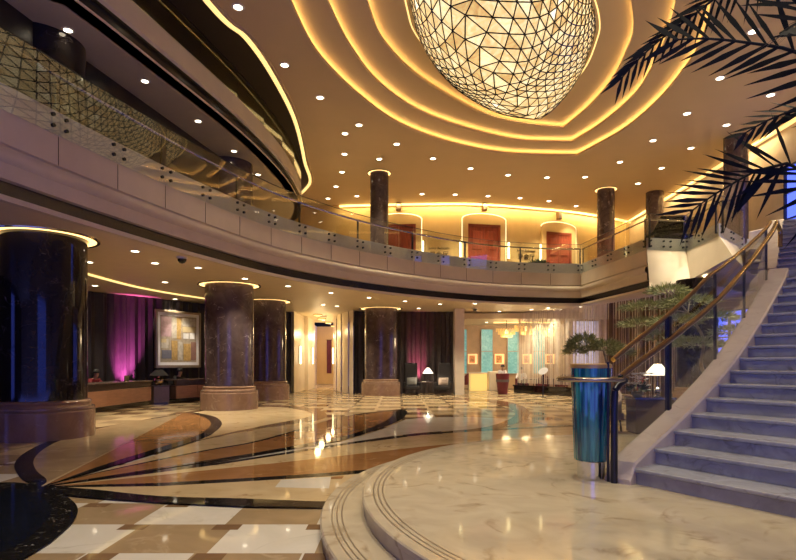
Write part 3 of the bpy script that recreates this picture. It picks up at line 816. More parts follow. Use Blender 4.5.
for f in bm.faces:
    pm.mat(random.choices((0,1,2,3),(8,3,.7,.15))[0])
    pm.add([v.co for v in f.verts], [(0,1,2)])
pm.build('alabaster_shell', ['alabaster','alabaster_pale','alabaster_deep','alabaster_white'], dome, recalc=False)
lt = MB()
for e in bm.edges: lt.tube([e.verts[0].co, e.verts[1].co], .019, 4, cap=False)
bm.free()
lt.build('lattice', 'band_black', dome, recalc=False)
st = MB(); L = [RING+Vector((math.cos(a),math.sin(a)))*rad(a)*.735 for a in [2*PI*i/96 for i in range(96)]]
L2 = [RING+(p-RING)*1.014 for p in L]
for i in range(96):
    j = (i+1)%96; st.quad((*L[i],10.58),(*L[j],10.58),(*L2[j],10.58),(*L2[i],10.58))
st.build('rim_light', 'cove_soft', dome, recalc=False)

# ------------------------------------------------------------------ downlights
def downlight(loc, r, power, label, group, spot=70, col=(1,.87,.60)):
    t = thing('downlight', loc, label, 'downlight', group)
    MB().lathe((0,0,0), [(r*.80,-.012),(r*1.15,-.012),(r*1.2,-.001)], 20).build('trim_ring', 'trim_white', t, True, True)
    MB().lathe((0,0,0), [(.0001,-.010),(r*.80,-.010)], 20).build('lens', 'lens', t, False, True)
    if power:
        l = bpy.data.lights.new('lamp', 'SPOT'); l.energy = power; l.color = col; l.spot_size = math.radians(spot); l.spot_blend = .8; l.shadow_soft_size = .06
        o = bpy.data.objects.new('lamp', l); C.objects.link(o); o.parent = t; o.location = (0,0,-.05)
    return t
def in_leaf(p): return any(False for _ in ())
hi_px = [(238,7),(284.6,65),(320,97.5),(359,125),(345,133.5),(344.5,154),(396.6,144),(379.3,159),(342,172),(336,186.5),(328,198.5),(433,158.5),(470.5,168.5),(508,175),(547,177.5),(585,177),(422,194),(455,194.5),(488,196),(520,198),(549,201),(576,206),(357,196),(620,162),(653,140.5),(687,113.5),(770.6,95),(720,78),(753,31.5),(726.5,125),(691,148),(661.6,168),(638,183.5),(606,198)]
dim = [(238,7),(284.6,65),(320,97.5)]
proto = None
for px, py in hi_px:
    p = at(px, py, 10.0)
    if (px, py) in dim: continue
    if proto is None: proto = downlight(p, .13, P_CEIL, 'small round recessed downlight in the high brown ceiling around the leaf-shaped recess', 'downlights of the high ceiling', 76)
    else: dup(proto, p)
for p in ((2.2,1.0),(8.5,3.5),(11,9),(10.5,14),(5,5.5),(.5,6.5)):  # extra downlights added out of view to brighten the lobby
    dup(proto, Vector((p[0],p[1],10.0)))
proto = None
for px, py in dim:
    if proto is None: proto = downlight(at(px,py,10.0), .13, P_CEIL*.25, 'small round recessed downlight close to the rim of the topmost gallery', 'downlights along the gallery rim', 76)
    else: dup(proto, at(px,py,10.0))
proto = None
for p in ((-1.2,5.0,10),(-2.2,7.2,10)):  # two more spots added overhead, out of view, to brighten the front tiles
    if proto is None: proto = downlight(Vector(p), .13, P_CEIL, 'added downlight out of view that brightens the pale floor tiles', 'downlights added above the tiles', 56)
    else: dup(proto, Vector(p))
so_px = [(135,251),(198,267.6),(165,282),(95,285.5),(175,299),(89,262),(245,278.6),(288,286),(331,292.8),(278,302),(337,306),(369,297.6),(405,301),(440,304),(475,303.5),(155,263)]
proto = None
for px, py in so_px:
    p = at(px, py, 4.2)
    if proto is None: proto = downlight(p, .11, P_SOFF, 'small round recessed downlight in the beige soffit under the mezzanine', 'downlights of the mezzanine soffit', 100, (1,.88,.64))
    else: dup(proto, p)
for p in ((-11,24.5,4.2),(-4.4,31,4.2),(-4.6,34,4.2),(-4.6,37,4.2),(5.2,28.2,4.2),(8,27.2,4.2),(1.0,26.6,4.2),(5,31,3.85),(6.6,27.2,4.2),(8.6,25.9,4.2),(7.2,26.4,4.2),(9,30.6,4.2),(-3.4,25,4.2)): dup(proto, Vector(p))  # three near the golden string curtain are added to light its strands
ga_px = [(68,30),(109,89),(145,81),(157,123),(198,121),(234,151),(258,174.5),(191,148)]
proto = None
for px, py in ga_px:
    p = at(px, py, 8.3)
    if proto is None: proto = downlight(p, .10, 16, 'small round recessed downlight in the curved soffit of the topmost gallery', 'downlights of the gallery soffit', 100)
    else: dup(proto, p)
t = downlight(Vector((10.37,18.53,4.474)), .11, 12, 'single round downlight under the jutting piano terrace', None, 100)
# cove strip over the reception desks
st = MB(); q = spline([tuple(at(x,y,4.2).xy) for x,y in ((78,271),(91,275),(133,286),(170,293),(203,298),(225,301))], 5)
st.sweep(q, [(0,4.16),(.13,4.16),(.13,4.19),(0,4.19),(0,4.16)])
tag(st.build('cove_light', 'cove_soft', recalc=False), 'thin curved light slot in the soffit above the reception desks', 'cove light')
# ceiling fittings
def fitting(name, p, label, cat, kind):
    t = thing(name, p, label, cat)
    if kind == 'cam':
        MB().lathe((0,0,0), [(.0001,-.001),(.13,-.001),(.13,-.04),(.11,-.05)], 20).build('housing', 'trim_white', t, True, True)
        MB().lathe((0,0,0), [(.11,-.05),(.10,-.10),(.06,-.15),(.0001,-.17)], 20).build('dome_cover', 'black_gloss', t, True, True)
    else:
        f = MB()
        for s in (-1,1): f.box((0,s*.17,-.012),(.62,.03,.02)); f.box((s*.30,0,-.012),(.03,.34,.02))
        f.build('grille_frame', 'grey_band', t, False, True)
        g = MB()
        for k in range(7): g.box((0,-.135+.045*k,-.012),(.58,.012,.018))
        g.build('grille_slats', 'dark_metal', t, False, True)
fitting('security_camera', at(182,257,4.2), 'dark dome security camera in the soffit above the reception desks', 'camera', 'cam')
fitting('security_camera', at(475,308,4.2), 'dark dome security camera in the soffit near the cream pier', 'camera', 'cam')
fitting('security_camera', at(338,318,4.2), 'dark dome security camera at the corridor mouth', 'camera', 'cam')
fitting('ceiling_vent', at(321,316,4.2), 'rectangular grey air vent in the soffit at the corridor mouth', 'vent', 'vent')
fitting('ceiling_vent', at(479,315,4.2), 'rectangular grey air vent in the soffit in front of the lounge', 'vent', 'vent')

# coloured uplights that wash the curtains
def uplight(loc, aim, col, power, label):
    t = thing('floor_uplight', loc, label, 'spotlight')
    MB().cyl((0,0,0), .07, .10, 16, .085).build('housing', 'dark_metal', t, True, True)
    MB().lathe((0,0,0), [(.0001,.101),(.07,.101)], 16).build('lens', 'screen_black', t, False, True)
    l = bpy.data.lights.new('lamp', 'SPOT'); l.energy = power; l.color = col; l.spot_size = math.radians(44); l.spot_blend = 1; l.shadow_soft_size = .05
    o = bpy.data.objects.new('lamp', l); C.objects.link(o); o.parent = t; o.location = (0,0,.16)
    o.rotation_euler = (Vector(aim)-Vector(loc)).to_track_quat('-Z','Y').to_euler()
uplight((-10.25,20.75,0), (-10.52,21.2,1.15), (1.0,.15,.66), 3600, 'low spotlight on the floor washing the reception curtain purple')
uplight((.95,27.55,0), (1.0,28.15,1.25), (1.0,.18,.34), 1500, 'low spotlight on the floor washing the curtain behind the table lamp pink')

# ------------------------------------------------------------------ reception
def desk(a, b, depth, h, label, endcap=True):
    a, b = Vector(a), Vector(b); d = b-a; L = d.length; rz = math.atan2(d.y,d.x); t = thing('reception_desk', (a.x,a.y,0), label, 'desk', 'reception desks', rz)
    # local: x along the front, y to the rear (left of travel)
    MB().box((L/2,depth/2,.08),(L-.1,depth-.14,.16)).build('kick_base', 'black_gloss', t, False, True)
    n = max(1, round(L/1.2))
    for k in range(n):
        MB().box((L*(k+.5)/n,.03,.42),(L/n-.012,.05,.50)).build('front_panel', 'wood_desk', t, False, True, bevel=.006)
    MB().box((L/2,depth/2+.03,.42),(L-.02,depth-.08,.50)).build('body', 'wood_dark', t, False, True)
    MB().box((L/2,.06,.78),(L+.02,.12,.20)).build('raised_rail', 'wood_dark', t, False, True, bevel=.008)
    MB().box((L/2,depth/2-.02,.895),(L+.06,depth+.06,.04)).build('desk_top', 'desk_top', t, False, True, bevel=.008)
    return t
desk((-9.38,16.2), (-9.1,20.3), .8, .92, 'long low wooden reception desk in front of the purple-lit curtain')
desk((-8.55,21.25), (-7.65,23.2), .6, .92, 'shorter wooden reception desk in front of the large framed painting')
t = thing('side_cabinet', (-8.98,20.76,0), 'dark low cabinet standing between the two reception desks', 'cabinet', None, 1.02)
MB().box((0,.1,.36),(.66,.40,.60)).build('body', 'desk_top', t, False, True, bevel=.01)
MB().box((0,.1,.03),(.58,.32,.06)).build('kick_base', 'black_gloss', t, False, True)
MB().box((0,.1,.68),(.70,.44,.04)).build('cabinet_top', 'wood_dark', t, False, True)
LX, LY = -9.04, 20.80
t = thing('table_lamp', (LX,LY,.70), 'table lamp with golden ball base and wide dark shade between the desks', 'lamp')
MB().cyl((LX,LY,.70), .10, .02, 20).build('lamp_base', 'brass', t, True)
MB().lathe((LX,LY,.88), [(.17*math.sin(PI*k/12)+.0001, -.17*math.cos(PI*k/12)) for k in range(13)], 24).build('ball', 'brass', t, True)
MB().tube([(LX,LY,1.04),(LX,LY,1.16)], .015).build('stem', 'brass', t, True)
MB().lathe((LX,LY,1.08), [(.34,0),(.12,.22)], 28).build('lamp_shade', 'black_cloth', t, True)
def monitor(loc, rz, label):
    t = thing('computer_monitor', loc, label, 'monitor', 'monitors on the desks', rz)
    MB().box((0,0,.01),(.22,.16,.02)).build('stand_foot', 'screen_black', t, False, True)
    MB().box((0,.03,.08),(.05,.03,.14)).build('stand_neck', 'screen_black', t, False, True)
    MB().box((0,0,.24),(.46,.04,.30)).build('housing', 'screen_black', t, False, True, bevel=.008)
    MB().box((0,.022,.24),(.42,.004,.26)).build('screen', 'monitor', t, False, True)
monitor((-9.55,19.9,.915), -1.0, 'black monitor near the lamp end of the long reception desk')
t = thing('open_laptop', (-9.55,19.1,.915), 'small dark laptop lying open on the long reception desk', 'laptop', rz=PI/2)
MB().box((0,0,.01),(.34,.24,.02)).build('keyboard_base', 'screen_black', t, False, True)
MB().box((0,-.13,.10),(.34,.015,.20)).build('screen', 'screen_black', t, False, True)

def person(loc, face, label, top, hair='hair', seat_z=.46, lean=.15, legs='black_cloth', group=None, vest=None):
    """a seated figure; local +x is where it looks"""
    t = thing('person', loc, label, 'person', group, face)
    S = seat_z
    pts = [(0,0,S+.08),(.02,0,S+.22),(.05+lean*.3,0,S+.42),(.06+lean*.5,0,S+.52),(.08+lean*.6,0,S+.60),(.10+lean*.8,0,S+.69),(.11+lean*.85,0,S+.79),
           (.05+lean*.4,.19,S+.50),(.14+lean,.25,S+.26),(.36+lean,.16,S+.30),(.44+lean,.13,S+.31),
           (.05+lean*.4,-.19,S+.50),(.14+lean,-.25,S+.26),(.36+lean,-.16,S+.30),(.44+lean,-.13,S+.31),
           (.02,.10,S+.07),(.42,.12,S+.06),(.45,.12,.10),(.56,.12,.04),(.02,-.10,S+.07),(.42,-.12,S+.06),(.45,-.12,.10),(.56,-.12,.04)]
    rr = [.14,.13,.145,.09,.055,.085,.075,.062,.048,.036,.034,.062,.048,.036,.034,.085,.062,.042,.04,.085,.062,.042,.04]
    ed = [(0,1),(1,2),(2,3),(3,4),(4,5),(5,6),(2,7),(7,8),(8,9),(9,10),(2,11),(11,12),(12,13),(13,14),(0,15),(15,16),(16,17),(17,18),(0,19),(19,20),(20,21),(21,22)]
    def skin(name, idx, grow_, mat, par):
        mp = {v: k for k, v in enumerate(idx)}
        me = bpy.data.meshes.new(name); me.from_pydata([pts[i] for i in idx], [(mp[a],mp[b]) for a,b in ed if a in mp and b in mp], [])
        me.materials.append(M[mat]); o = bpy.data.objects.new(name, me); C.objects.link(o); o.parent = par
        s = o.modifiers.new('skin','SKIN'); me.skin_vertices or None
        if not me.skin_vertices: bm = bmesh.new(); bm.from_mesh(me); bm.verts.layers.skin.verify(); bm.to_mesh(me); bm.free()
        for k, i in enumerate(idx):
            r = rr[i]*grow_; me.skin_vertices[0].data[k].radius = (r, r)
        me.skin_vertices[0].data[0].use_root = True
        u = o.modifiers.new('sub','SUBSURF'); u.levels = 1; u.render_levels = 2
        return o
    body = skin('body', list(range(len(pts))), 1.0, 'skin', t)
    skin('jacket', [0,1,2,3,7,8,9,11,12,13], 1.16, top, t)
    skin('trousers', [0,15,16,17,19,20,21], 1.10, legs, t)
    h = Vector(pts[5])+Vector((0,0,.05))
    mb = MB()
    mb.lathe((h.x-.015,0,h.z), [(.112*math.cos(a)+.0001, .125*math.sin(a)+.02) for a in [-.15+k*(PI/2+.15)/7 for k in range(8)]], 18)
    mb.build('hair', hair, t, True, True)
    for s in (-1,1):
        for k, (dy, ln) in enumerate(((-.03,.07),(-.01,.08),(.01,.075),(.03,.06))):
            pass
    return t
person((-10.55,18.95,0), -.35, 'seated receptionist with dark hair and red vest behind the long desk', 'cloth_red')
person((-9.12,22.66,0), -.5, 'seated receptionist in dark suit below the large framed painting', 'black_cloth')
for (x, y, rz, lab) in ((-10.6,18.95,-.35,'black office chair under the receptionist in the red vest'),(-9.17,22.69,-.5,'black office chair under the receptionist below the painting')):
    t = thing('office_chair', (x,y,0), lab, 'chair', 'chairs behind the desks', rz)
    MB().box((0,0,.42),(.46,.46,.07)).build('seat', 'black_cloth', t, False, True, bevel=.02)
    MB().box((-.26,0,.68),(.06,.40,.46)).build('backrest', 'black_cloth', t, False, True, bevel=.02)
    MB().cyl((0,0,.06), .03, .33).build('stem', 'dark_metal', t, True, True)
    for k in range(5):
        a = 2*PI*k/5; MB().tube([(0,0,.07),(.27*math.cos(a),.27*math.sin(a),.03)], .02).build('foot', 'dark_metal', t, True, True)
# painting on the curtain wall
def on_wall_frame(a, b, z0, z1):
    a, b = Vector(a), Vector(b); d = (b-a); L = d.length; return (a+b)/2, L, math.atan2(d.y,d.x)
pa, pb = Vector((-9.85,22.15)), Vector((-8.70,24.03)); m_, L_, rz_ = on_wall_frame(pa, pb, 0, 0)
nrm = Vector((pb.y-pa.y, -(pb.x-pa.x))).normalized(); m_ = m_+nrm*.10
t = thing('framed_painting', (m_.x,m_.y,1.36), 'large framed abstract collage in tan and ochre on the dark curtain wall', 'painting', rz=rz_)
hgt = 2.36
f = MB()
for s in (-1,1): f.box((s*(L_/2-.05),0,hgt/2),(.10,.09,hgt)); f.box((0,0,hgt/2+s*(hgt/2-.05)),(L_-.2,.09,.10))
f.build('frame', 'frame_bronze', t, False, True, bevel=.01)
f = MB(); w2, h2 = L_-.2, hgt-.2
for s in (-1,1): f.box((s*(w2/2-.06),0,hgt/2),(.12,.05,h2)); f.box((0,0,hgt/2+s*(h2/2-.06)),(w2-.24,.05,.12))
f.build('mount', 'mat_white', t, False, True)
cv = MB(); cw_, ch_ = w2-.24, h2-.24
cv.mat(0).box((0,.0,hgt/2),(cw_,.02,ch_))
pats = [(.02,.55,.28,.43,1),(.30,.52,.14,.46,2),(.44,.50,.12,.46,3),(.60,.66,.36,.12,4),(.62,.52,.15,.12,5),(.80,.52,.14,.13,5),(.02,.30,.20,.20,2),(.04,.08,.26,.18,6),(.30,.05,.16,.42,3),(.48,.05,.12,.40,2),(.63,.03,.2,.38,3),(.84,.05,.14,.40,7),(.02,.42,.14,.08,4),(.60,.80,.38,.17,2)]
for (x, y, w, h, k) in pats:
    cv.mat(k).box((-cw_/2+(x+w/2)*cw_, -.012-.002*k, hgt/2-ch_/2+(y+h/2)*ch_),(w*cw_,.012,h*ch_))
plain('art_a', (.36,.30,.22), .8, var=.25, vscale=7); plain('art_b', (.40,.26,.27), .8, var=.2, vscale=9); plain('art_c', (.44,.40,.33), .8, var=.25, vscale=7)
plain('art_d', (.42,.27,.09), .8, var=.3, vscale=9); plain('art_e', (.50,.40,.22), .8, var=.2); plain('art_f', (.70,.68,.64), .8, var=.2); plain('art_g', (.14,.14,.18), .8, var=.2); plain('art_h', (.25,.13,.10), .8, var=.2)
cv.build('canvas', ['art_a','art_b','art_c','art_d','art_e','art_f','art_g','art_h'], t, False, True)
l = bpy.data.lights.new('lamp','SPOT'); l.energy = 260; l.color = (1,.88,.72); l.spot_size = math.radians(48); l.spot_blend = .5; l.shadow_soft_size = .04
pl_ = thing('picture_spotlight', (m_.x+nrm.x*1.7,m_.y+nrm.y*1.7,4.19), 'small ceiling spotlight aimed at the framed abstract collage', 'spotlight')
MB().cyl((0,0,-.12), .05, .12).build('housing', 'dark_metal', pl_, True, True)
o = bpy.data.objects.new('lamp', l); C.objects.link(o); o.parent = pl_; o.location = (0,0,-.14)
o.rotation_euler = (Vector((m_.x,m_.y,2.5))-Vector(pl_.location)).to_track_quat('-Z','Y').to_euler()

# ------------------------------------------------------------------ corridor fittings
def sconce(loc, rz, h, label, group):
    t = thing('wall_sconce', loc, label, 'wall lamp', group, rz)
    MB().box((0,.02,h/2),(.16,.03,h+.06)).build('back_plate', 'brass', t, False, True)
    MB().box((0,-.03,h/2),(.09,.06,h)).build('light_tube', 'sconce', t, False, True)
    return t
for k, (x, y) in enumerate(((-4.35,29.8),(-4.5,32.4),(-4.5,35.5),(-4.5,38.5))):
    t = thing('ceiling_lamp', (x,y,4.19), ['flush crystal ceiling lamp just inside the corridor mouth','second flush crystal ceiling lamp along the corridor','third flush crystal ceiling lamp along the corridor','last flush crystal ceiling lamp by the corridor end wall'][k], 'ceiling lamp', 'corridor ceiling lamps')
    MB().lathe((0,0,0), [(.26,0),(.26,-.03),(.22,-.05)], 24).build('rim', 'brass', t, True, True); MB().lathe((0,0,0), [(.22,-.05),(.12,-.10),(.0001,-.12)], 24).build('diffuser', 'cove_soft', t, True, True)
    l = bpy.data.lights.new('lamp','POINT'); l.energy = P_LOUNGE*.42; l.color = (1,.72,.34); l.shadow_soft_size = .15
    o = bpy.data.objects.new('lamp', l); C.objects.link(o); o.parent = t; o.location = (0,0,-.9)
GS = 'corridor wall lamps'
sconce((-5.27,29.6,1.5), PI/2, .95, 'upright glowing wall lamp closest to the corridor mouth', GS)
sconce((-5.08,32.6,1.5), PI/2, .95, 'upright glowing wall lamp deeper inside the corridor', GS)
sconce((-3.82,32.6,1.5), -PI/2, .95, 'upright glowing wall lamp on the panelled curved corridor wall', GS)
def small_art(loc, rz, w, h, label, mat, frame='wood_dark', cat='picture', group=None):
    t = thing('framed_picture', loc, label, cat, group, rz); f = MB()
    for s in (-1,1): f.box((s*(w/2-.03),0,0),(.06,.06,h)); f.box((0,0,s*(h/2-.03)),(w-.12,.06,.06))
    f.build('frame', frame, t, False, True); MB().box((0,.01,0),(w-.12,.02,h-.12)).build('canvas', mat, t, False, True); return t
small_art((-4.0,39.95,1.75), 0, .9, 1.7, 'framed picture on the far end wall of the corridor', 'art_e')
t = thing('wall_hanging', (-5.0,39.94,.7), 'tall narrow dark red hanging on the corridor end wall', 'wall hanging')
MB().box((0,0,1.3),(.34,.03,2.4)).build('panel', 'maroon_cloth', t, False, True); MB().tube([(-.22,0,2.52),(.22,0,2.52)], .02).build('rod', 'brass', t, True, True)

# ------------------------------------------------------------------ armchairs in front of the curtain
def high_chair(loc, rz, label, cush):
    t = thing('high_backed_armchair', loc, label, 'armchair', 'high-backed armchairs', rz)
    MB().box((0,0,.34),(.66,.66,.20)).build('seat', 'black_cloth', t, False, True, bevel=.04)
    MB().box((0,.33,.92),(.64,.12,1.28), 0, Matrix.Rotation(-.08,3,'X')).build('backrest', 'black_cloth', t, False, True, bevel=.04)
    for s in (-1,1):
        MB().box((s*.35,.02,.44),(.10,.64,.34)).build('armrest', 'black_cloth', t, False, True, bevel=.03)
        for q in (-1,1): MB().tube([(s*.29,q*.28,.25),(s*.31,q*.31,0)], .025, 8, .018).build('leg', 'wood_dark', t, True, True)
    c = thing('cushion', (loc[0]+.12*math.sin(rz),loc[1]-.12*math.cos(rz),.45), cush[0], 'cushion', None, rz)
    mb = MB(); n = 10
    for sd in (-1,1):
        for i in range(n):
            for j in range(n):
                q = []
                for a, b in ((i,j),(i+1,j),(i+1,j+1),(i,j+1)):
                    u, v = a/n*2-1, b/n*2-1; th = .09*(1-u*u)**.5*(1-v*v)**.5 if abs(u) < 1 and abs(v) < 1 else 0
                    q.append((u*.24, .12+sd*th+v*.05, .20+v*.19))
                mb.quad(*q)
    mb.build('cover', cush[1], c, True, True)
high_chair((.68,26.95,0), .12, 'black high-backed armchair beside the marble column with a grey cushion', ('grey cushion on the armchair beside the marble column','cloth_grey'))
high_chair((2.22,26.9,0), -.25, 'black high-backed armchair beside the cream pier with a beige cushion', ('beige cushion on the armchair beside the cream pier','cloth_beige'))
def round_table(loc, r, h, label, mat='wood_dark'):
    t = thing('side_table', loc, label, 'table')
    MB().cyl((0,0,h-.04), r, .04, 28).build('tabletop', mat, t, True, True)
    for k in range(3):
        a = 2*PI*k/3+.4; MB().tube([(r*.6*math.cos(a),r*.6*math.sin(a),h-.04),(r*.75*math.cos(a),r*.75*math.sin(a),0)], .022).build('leg', mat, t, True, True)
    return t
round_table((1.45,27.0,0), .32, .62, 'round dark side table between the two high-backed armchairs')
def cone_lamp(loc, label, h, r, stem, watt, base='dark_metal', ball=False):
    t = thing('table_lamp', loc, label, 'lamp')
    if ball: MB().lathe((0,0,0), [(.0001,0),(.09,0),(.10,.02),(.03,.05),(.06,.09),(.075,.14),(.06,.19),(.02,.22),(.015,stem)], 20).build('lamp_base', 'chrome', t, True, True)
    else:
        MB().lathe((0,0,0), [(.0001,0),(.11,0),(.11,.02),(.02,.04),(.014,stem)], 20).build('lamp_base', base, t, True, True)
    MB().lathe((0,0,0), [(r,stem),(r*.26,stem+h)], 32).build('lamp_shade', 'shade', t, True, True)
    MB().lathe((0,0,0), [(.0001,stem+h+.02),(.02,stem+h+.01),(.012,stem+h-.02)], 10).build('finial', 'brass', t, True, True)
    l = bpy.data.lights.new('lamp','POINT'); l.energy = watt; l.color = (1,.82,.58); l.shadow_soft_size = .05
    o = bpy.data.objects.new('bulb', l); C.objects.link(o); o.parent = t; o.location = (0,0,stem+.04)
cone_lamp((1.47,27.0,.62), 'table lamp with glowing white conical shade in front of the pink-lit curtain', .27, .27, .42, 25)
t = thing('paper_stack', (1.27,26.82,.62), 'small pale book lying on the round side table', 'book'); MB().box((0,0,.015),(.2,.14,.03)).build('cover', 'cloth_white', t, False, True)

# ------------------------------------------------------------------ lounge
def string_curtain(name, path, z0, z1, step, w, mat, label):
    P = resample(path, step); mb = MB(); r = random.Random(4)
    for p in P:
        q = w*(.5+r.random()*.9); x, y = p.x+r.uniform(-.02,.02), p.y+r.uniform(-.05,.05)
        mb.box((x,y,(z0+z1)/2),(q,.012,z1-z0-r.random()*.02), r.uniform(-.3,.3))
    return tag(mb.build(name, mat), label, 'curtain', None, 'stuff')
scr = spline([tuple(at(x,y,4.2).xy) for x,y in ((518,312.5),(545,309.5),(573,306.3),(600,303.2),(607,302.3))], 5)
string_curtain('string_curtain', scr, .50, 4.15, .045, .027, 'string_gold', 'golden hanging string curtain screening the lounge above a black ledge')
scr2 = spline([tuple(at(x,y,4.2).xy) for x,y in ((608,302.2),(630,298.5),(655,294.5),(682,288.5))], 5)
string_curtain('string_curtain', scr2, .25, 4.15, .085, .046, 'string_bronze', 'bronze brown string curtain behind the stair railing and the pruned tree')
pb_ = MB(); 
op = offset(list(scr), .25); pb_.sweep(op, [(-.5,0),(-.5,.42),(.12,.42),(.12,.36),(.05,.34),(.05,0)]); 
tag(pb_.build('display_ledge', 'black_gloss', recalc=False), 'long low black ledge running under the golden string curtain', 'ledge')
# hanging tiered chandeliers
def tier_lamp(loc, top, s, label):
    t = thing('tiered_chandelier', loc, label, 'chandelier', 'gold tiered chandeliers in the lounge')
    H = top-loc[2]
    MB().tube([(0,0,.30*s),(0,0,H)], .015).build('drop_rod', 'dark_metal', t, True, True)
    for k, (r, z) in enumerate(((.62,.22),(.50,.06),(.34,-.10))):
        mb = MB(); n = 22
        for i in range(n):
            a = 2*PI*i/n; mb.box((r*s*math.cos(a),r*s*math.sin(a),z*s),(.05*s,.02*s,.17*s), a+PI/2)
        mb.lathe((0,0,0), [(r*s*.98,z*s+.085*s),(r*s*1.02,z*s+.085*s),(r*s*1.02,z*s+.10*s),(r*s*.98,z*s+.10*s)], n)
        mb.build('tier', 'booth_gold', t, False, True)
    MB().lathe((0,0,0), [(.0001,-.02*s),(.10*s,.05*s),(.10*s,.2*s),(.0001,.28*s)], 14).build('bulb', 'chandelier_bulb', t, True, True)
    l = bpy.data.lights.new('lamp','POINT'); l.energy = P_LOUNGE*.9; l.color = (1,.76,.42); l.shadow_soft_size = .25
    o = bpy.data.objects.new('lamp', l); C.objects.link(o); o.parent = t; o.location = (0,0,-.35*s)
m, nt, b = new_mat('booth_gold'); b.inputs['Base Color'].default_value = (.85,.60,.22,1); b.inputs['Emission Color'].default_value = (1,.68,.22,1); b.inputs['Emission Strength'].default_value = .32; b.inputs['Roughness'].default_value = .3
p = atd(506.5,334,29.6); tier_lamp((p.x,p.y,p.z), 3.85, .9, 'gold tiered chandelier hanging clear of the golden string curtain')
p = atd(526,331,30.4); tier_lamp((p.x,p.y,p.z), 3.85, 1.0, 'gold tiered chandelier seen through the edge of the golden string curtain')
p = atd(549,333,31.2); tier_lamp((p.x,p.y,p.z), 3.85, .95, 'gold tiered chandelier deepest behind the golden string curtain')
# lit niches on the back wall
for px, lab in ((473,'small glowing orange picture closest to the cream pier'),(500,'small glowing orange picture between two teal windows'),(527.5,'small glowing orange picture just behind the string curtain edge'),(551,'small glowing orange picture farthest along the lounge wall')):
    p = atd(px, 359, 33.2)
    t = thing('lit_picture', (p.x,33.36,p.z), lab, 'picture', 'lit pictures on the lounge wall')
    MB().box((0,0,0),(.56,.05,.60)).build('light_box', 'picture_light', t, False, True)
    MB().box((-.04,-.04,-.01),(.34,.03,.44)).build('canvas', 'orange_picture', t, False, True)
# booth counters
t = thing('bar_counter', (4.50,31.0,0), 'glowing yellow onyx counter beside the cream pier', 'counter')
MB().box((4.50,31.0,.48),(.92,.7,.96)).build('front', 'booth', t); MB().box((4.50,31.0,.99),(.98,.76,.06)).build('counter_top', 'wall_cream', t)
t = thing('booth_partition', (5.30,30.6,0), 'plain beige partition next to the glowing yellow counter', 'partition')
MB().box((5.30,30.6,.54),(.56,.5,1.08)).build('panel', 'wall_cream', t, bevel=.02)
def tub_chair(loc, rz, label, mat='maroon_cloth', s=1.0, group='maroon lounge chairs'):
    t = thing('lounge_chair', loc, label, 'chair', group, rz)
    MB().box((0,0,.36*s),(.60*s,.58*s,.16*s)).build('seat', mat, t, False, True, bevel=.03)
    mb = MB(); n = 14
    prof_ = [(-.03,.30),(.03,.30),(.03,1.02),(-.03,1.02)]
    for i in range(n):
        a0, a1 = PI*(-.12)+PI*1.24*i/n, PI*(-.12)+PI*1.24*(i+1)/n
        z0 = .98-.30*abs(math.cos(a0)); z1 = .98-.30*abs(math.cos(a1))
        v = []
        for a, z in ((a0,z0),(a1,z1)):
            for r in (.30,.36): 
                v.append((r*s*math.cos(a), r*s*math.sin(a), .28*s)); v.append((r*s*math.cos(a), r*s*math.sin(a), z*s))
        mb.add(v, [(0,4,5,1),(2,3,7,6),(1,5,7,3),(0,2,6,4)]+([(0,1,3,2)] if i == 0 else [])+([(4,6,7,5)] if i == n-1 else []))
    mb.build('backrest', mat, t, True, True)
    for sx in (-1,1):
        for sy in (-1,1): MB().tube([(sx*.23*s,sy*.22*s,.30*s),(sx*.25*s,sy*.25*s,0)], .022*s, 8).build('leg', 'wood_dark', t, True, True)
    return t
p = atd(489,363,31.5); tub_chair((p.x+.35,31.75,0), PI, 'maroon tub chair behind the beige partition')
tub_chair((6.75,30.0,0), -.4, 'maroon tub chair under the person in the white patterned shirt')
tub_chair((4.0,32.3,0), PI+.3, 'maroon tub chair at the edge of the cream pier')
# maroon urn stand
t = thing('tapered_stand', (5.25,27.6,0), 'maroon tapered stand with a grey band at the lounge entrance', 'stand')
MB().lathe((5.25,27.6,0), [(.0001,0),(.24,0),(.30,.55),(.305,.60)], 28).build('body', 'maroon', t, True)
MB().lathe((5.25,27.6,0), [(.305,.60),(.325,.605),(.335,.72),(.315,.725)], 28).build('band', 'grey_band', t, True)
MB().lathe((5.25,27.6,0), [(.315,.725),(.345,1.02),(.32,1.02),(.30,.98),(.0001,.98)], 28).build('upper_body', 'maroon', t, True)
for k, (dx, dy, h, lab) in enumerate(((-.15,.05,.24,'white bottle on the maroon stand beside the beige partition'),(-.02,-.1,.17,'short white cup in the middle of the maroon stand'),(.12,.05,.20,'white flask on the maroon stand beside the seated guest'))):
    b_ = thing('white_bottle', (5.25+dx,27.6+dy,.985), lab, 'bottle', 'bottles on the maroon stand')
    MB().lathe((0,0,0), [(.0001,0),(.045,0),(.045,h*.55),(.016,h*.75),(.016,h),(.0001,h)], 14).build('glass_body', 'cloth_white', b_, True, True)
    MB().cyl((0,0,h), .019, .02, 12).build('stopper', 'dark_metal', b_, True, True)
person((6.75,30.0,0), -1.9, 'seated guest in a white patterned shirt beside the maroon stand', 'cloth_white', group='people in the lounge')
person((5.66,30.1,0), -1.4, 'dark-haired guest in white seated behind the maroon stand', 'cloth_white', group='people in the lounge', seat_z=.60)
t = thing('bar_stool', (5.66,30.1,0), 'dark stool under the dark-haired guest behind the maroon stand', 'stool')
MB().cyl((0,0,.50), .2, .06).build('seat', 'black_cloth', t, True, True); MB().cyl((0,0,0), .18, .03).build('foot', 'dark_metal', t, True, True); MB().cyl((0,0,.03), .03, .47).build('stem', 'dark_metal', t, True, True)
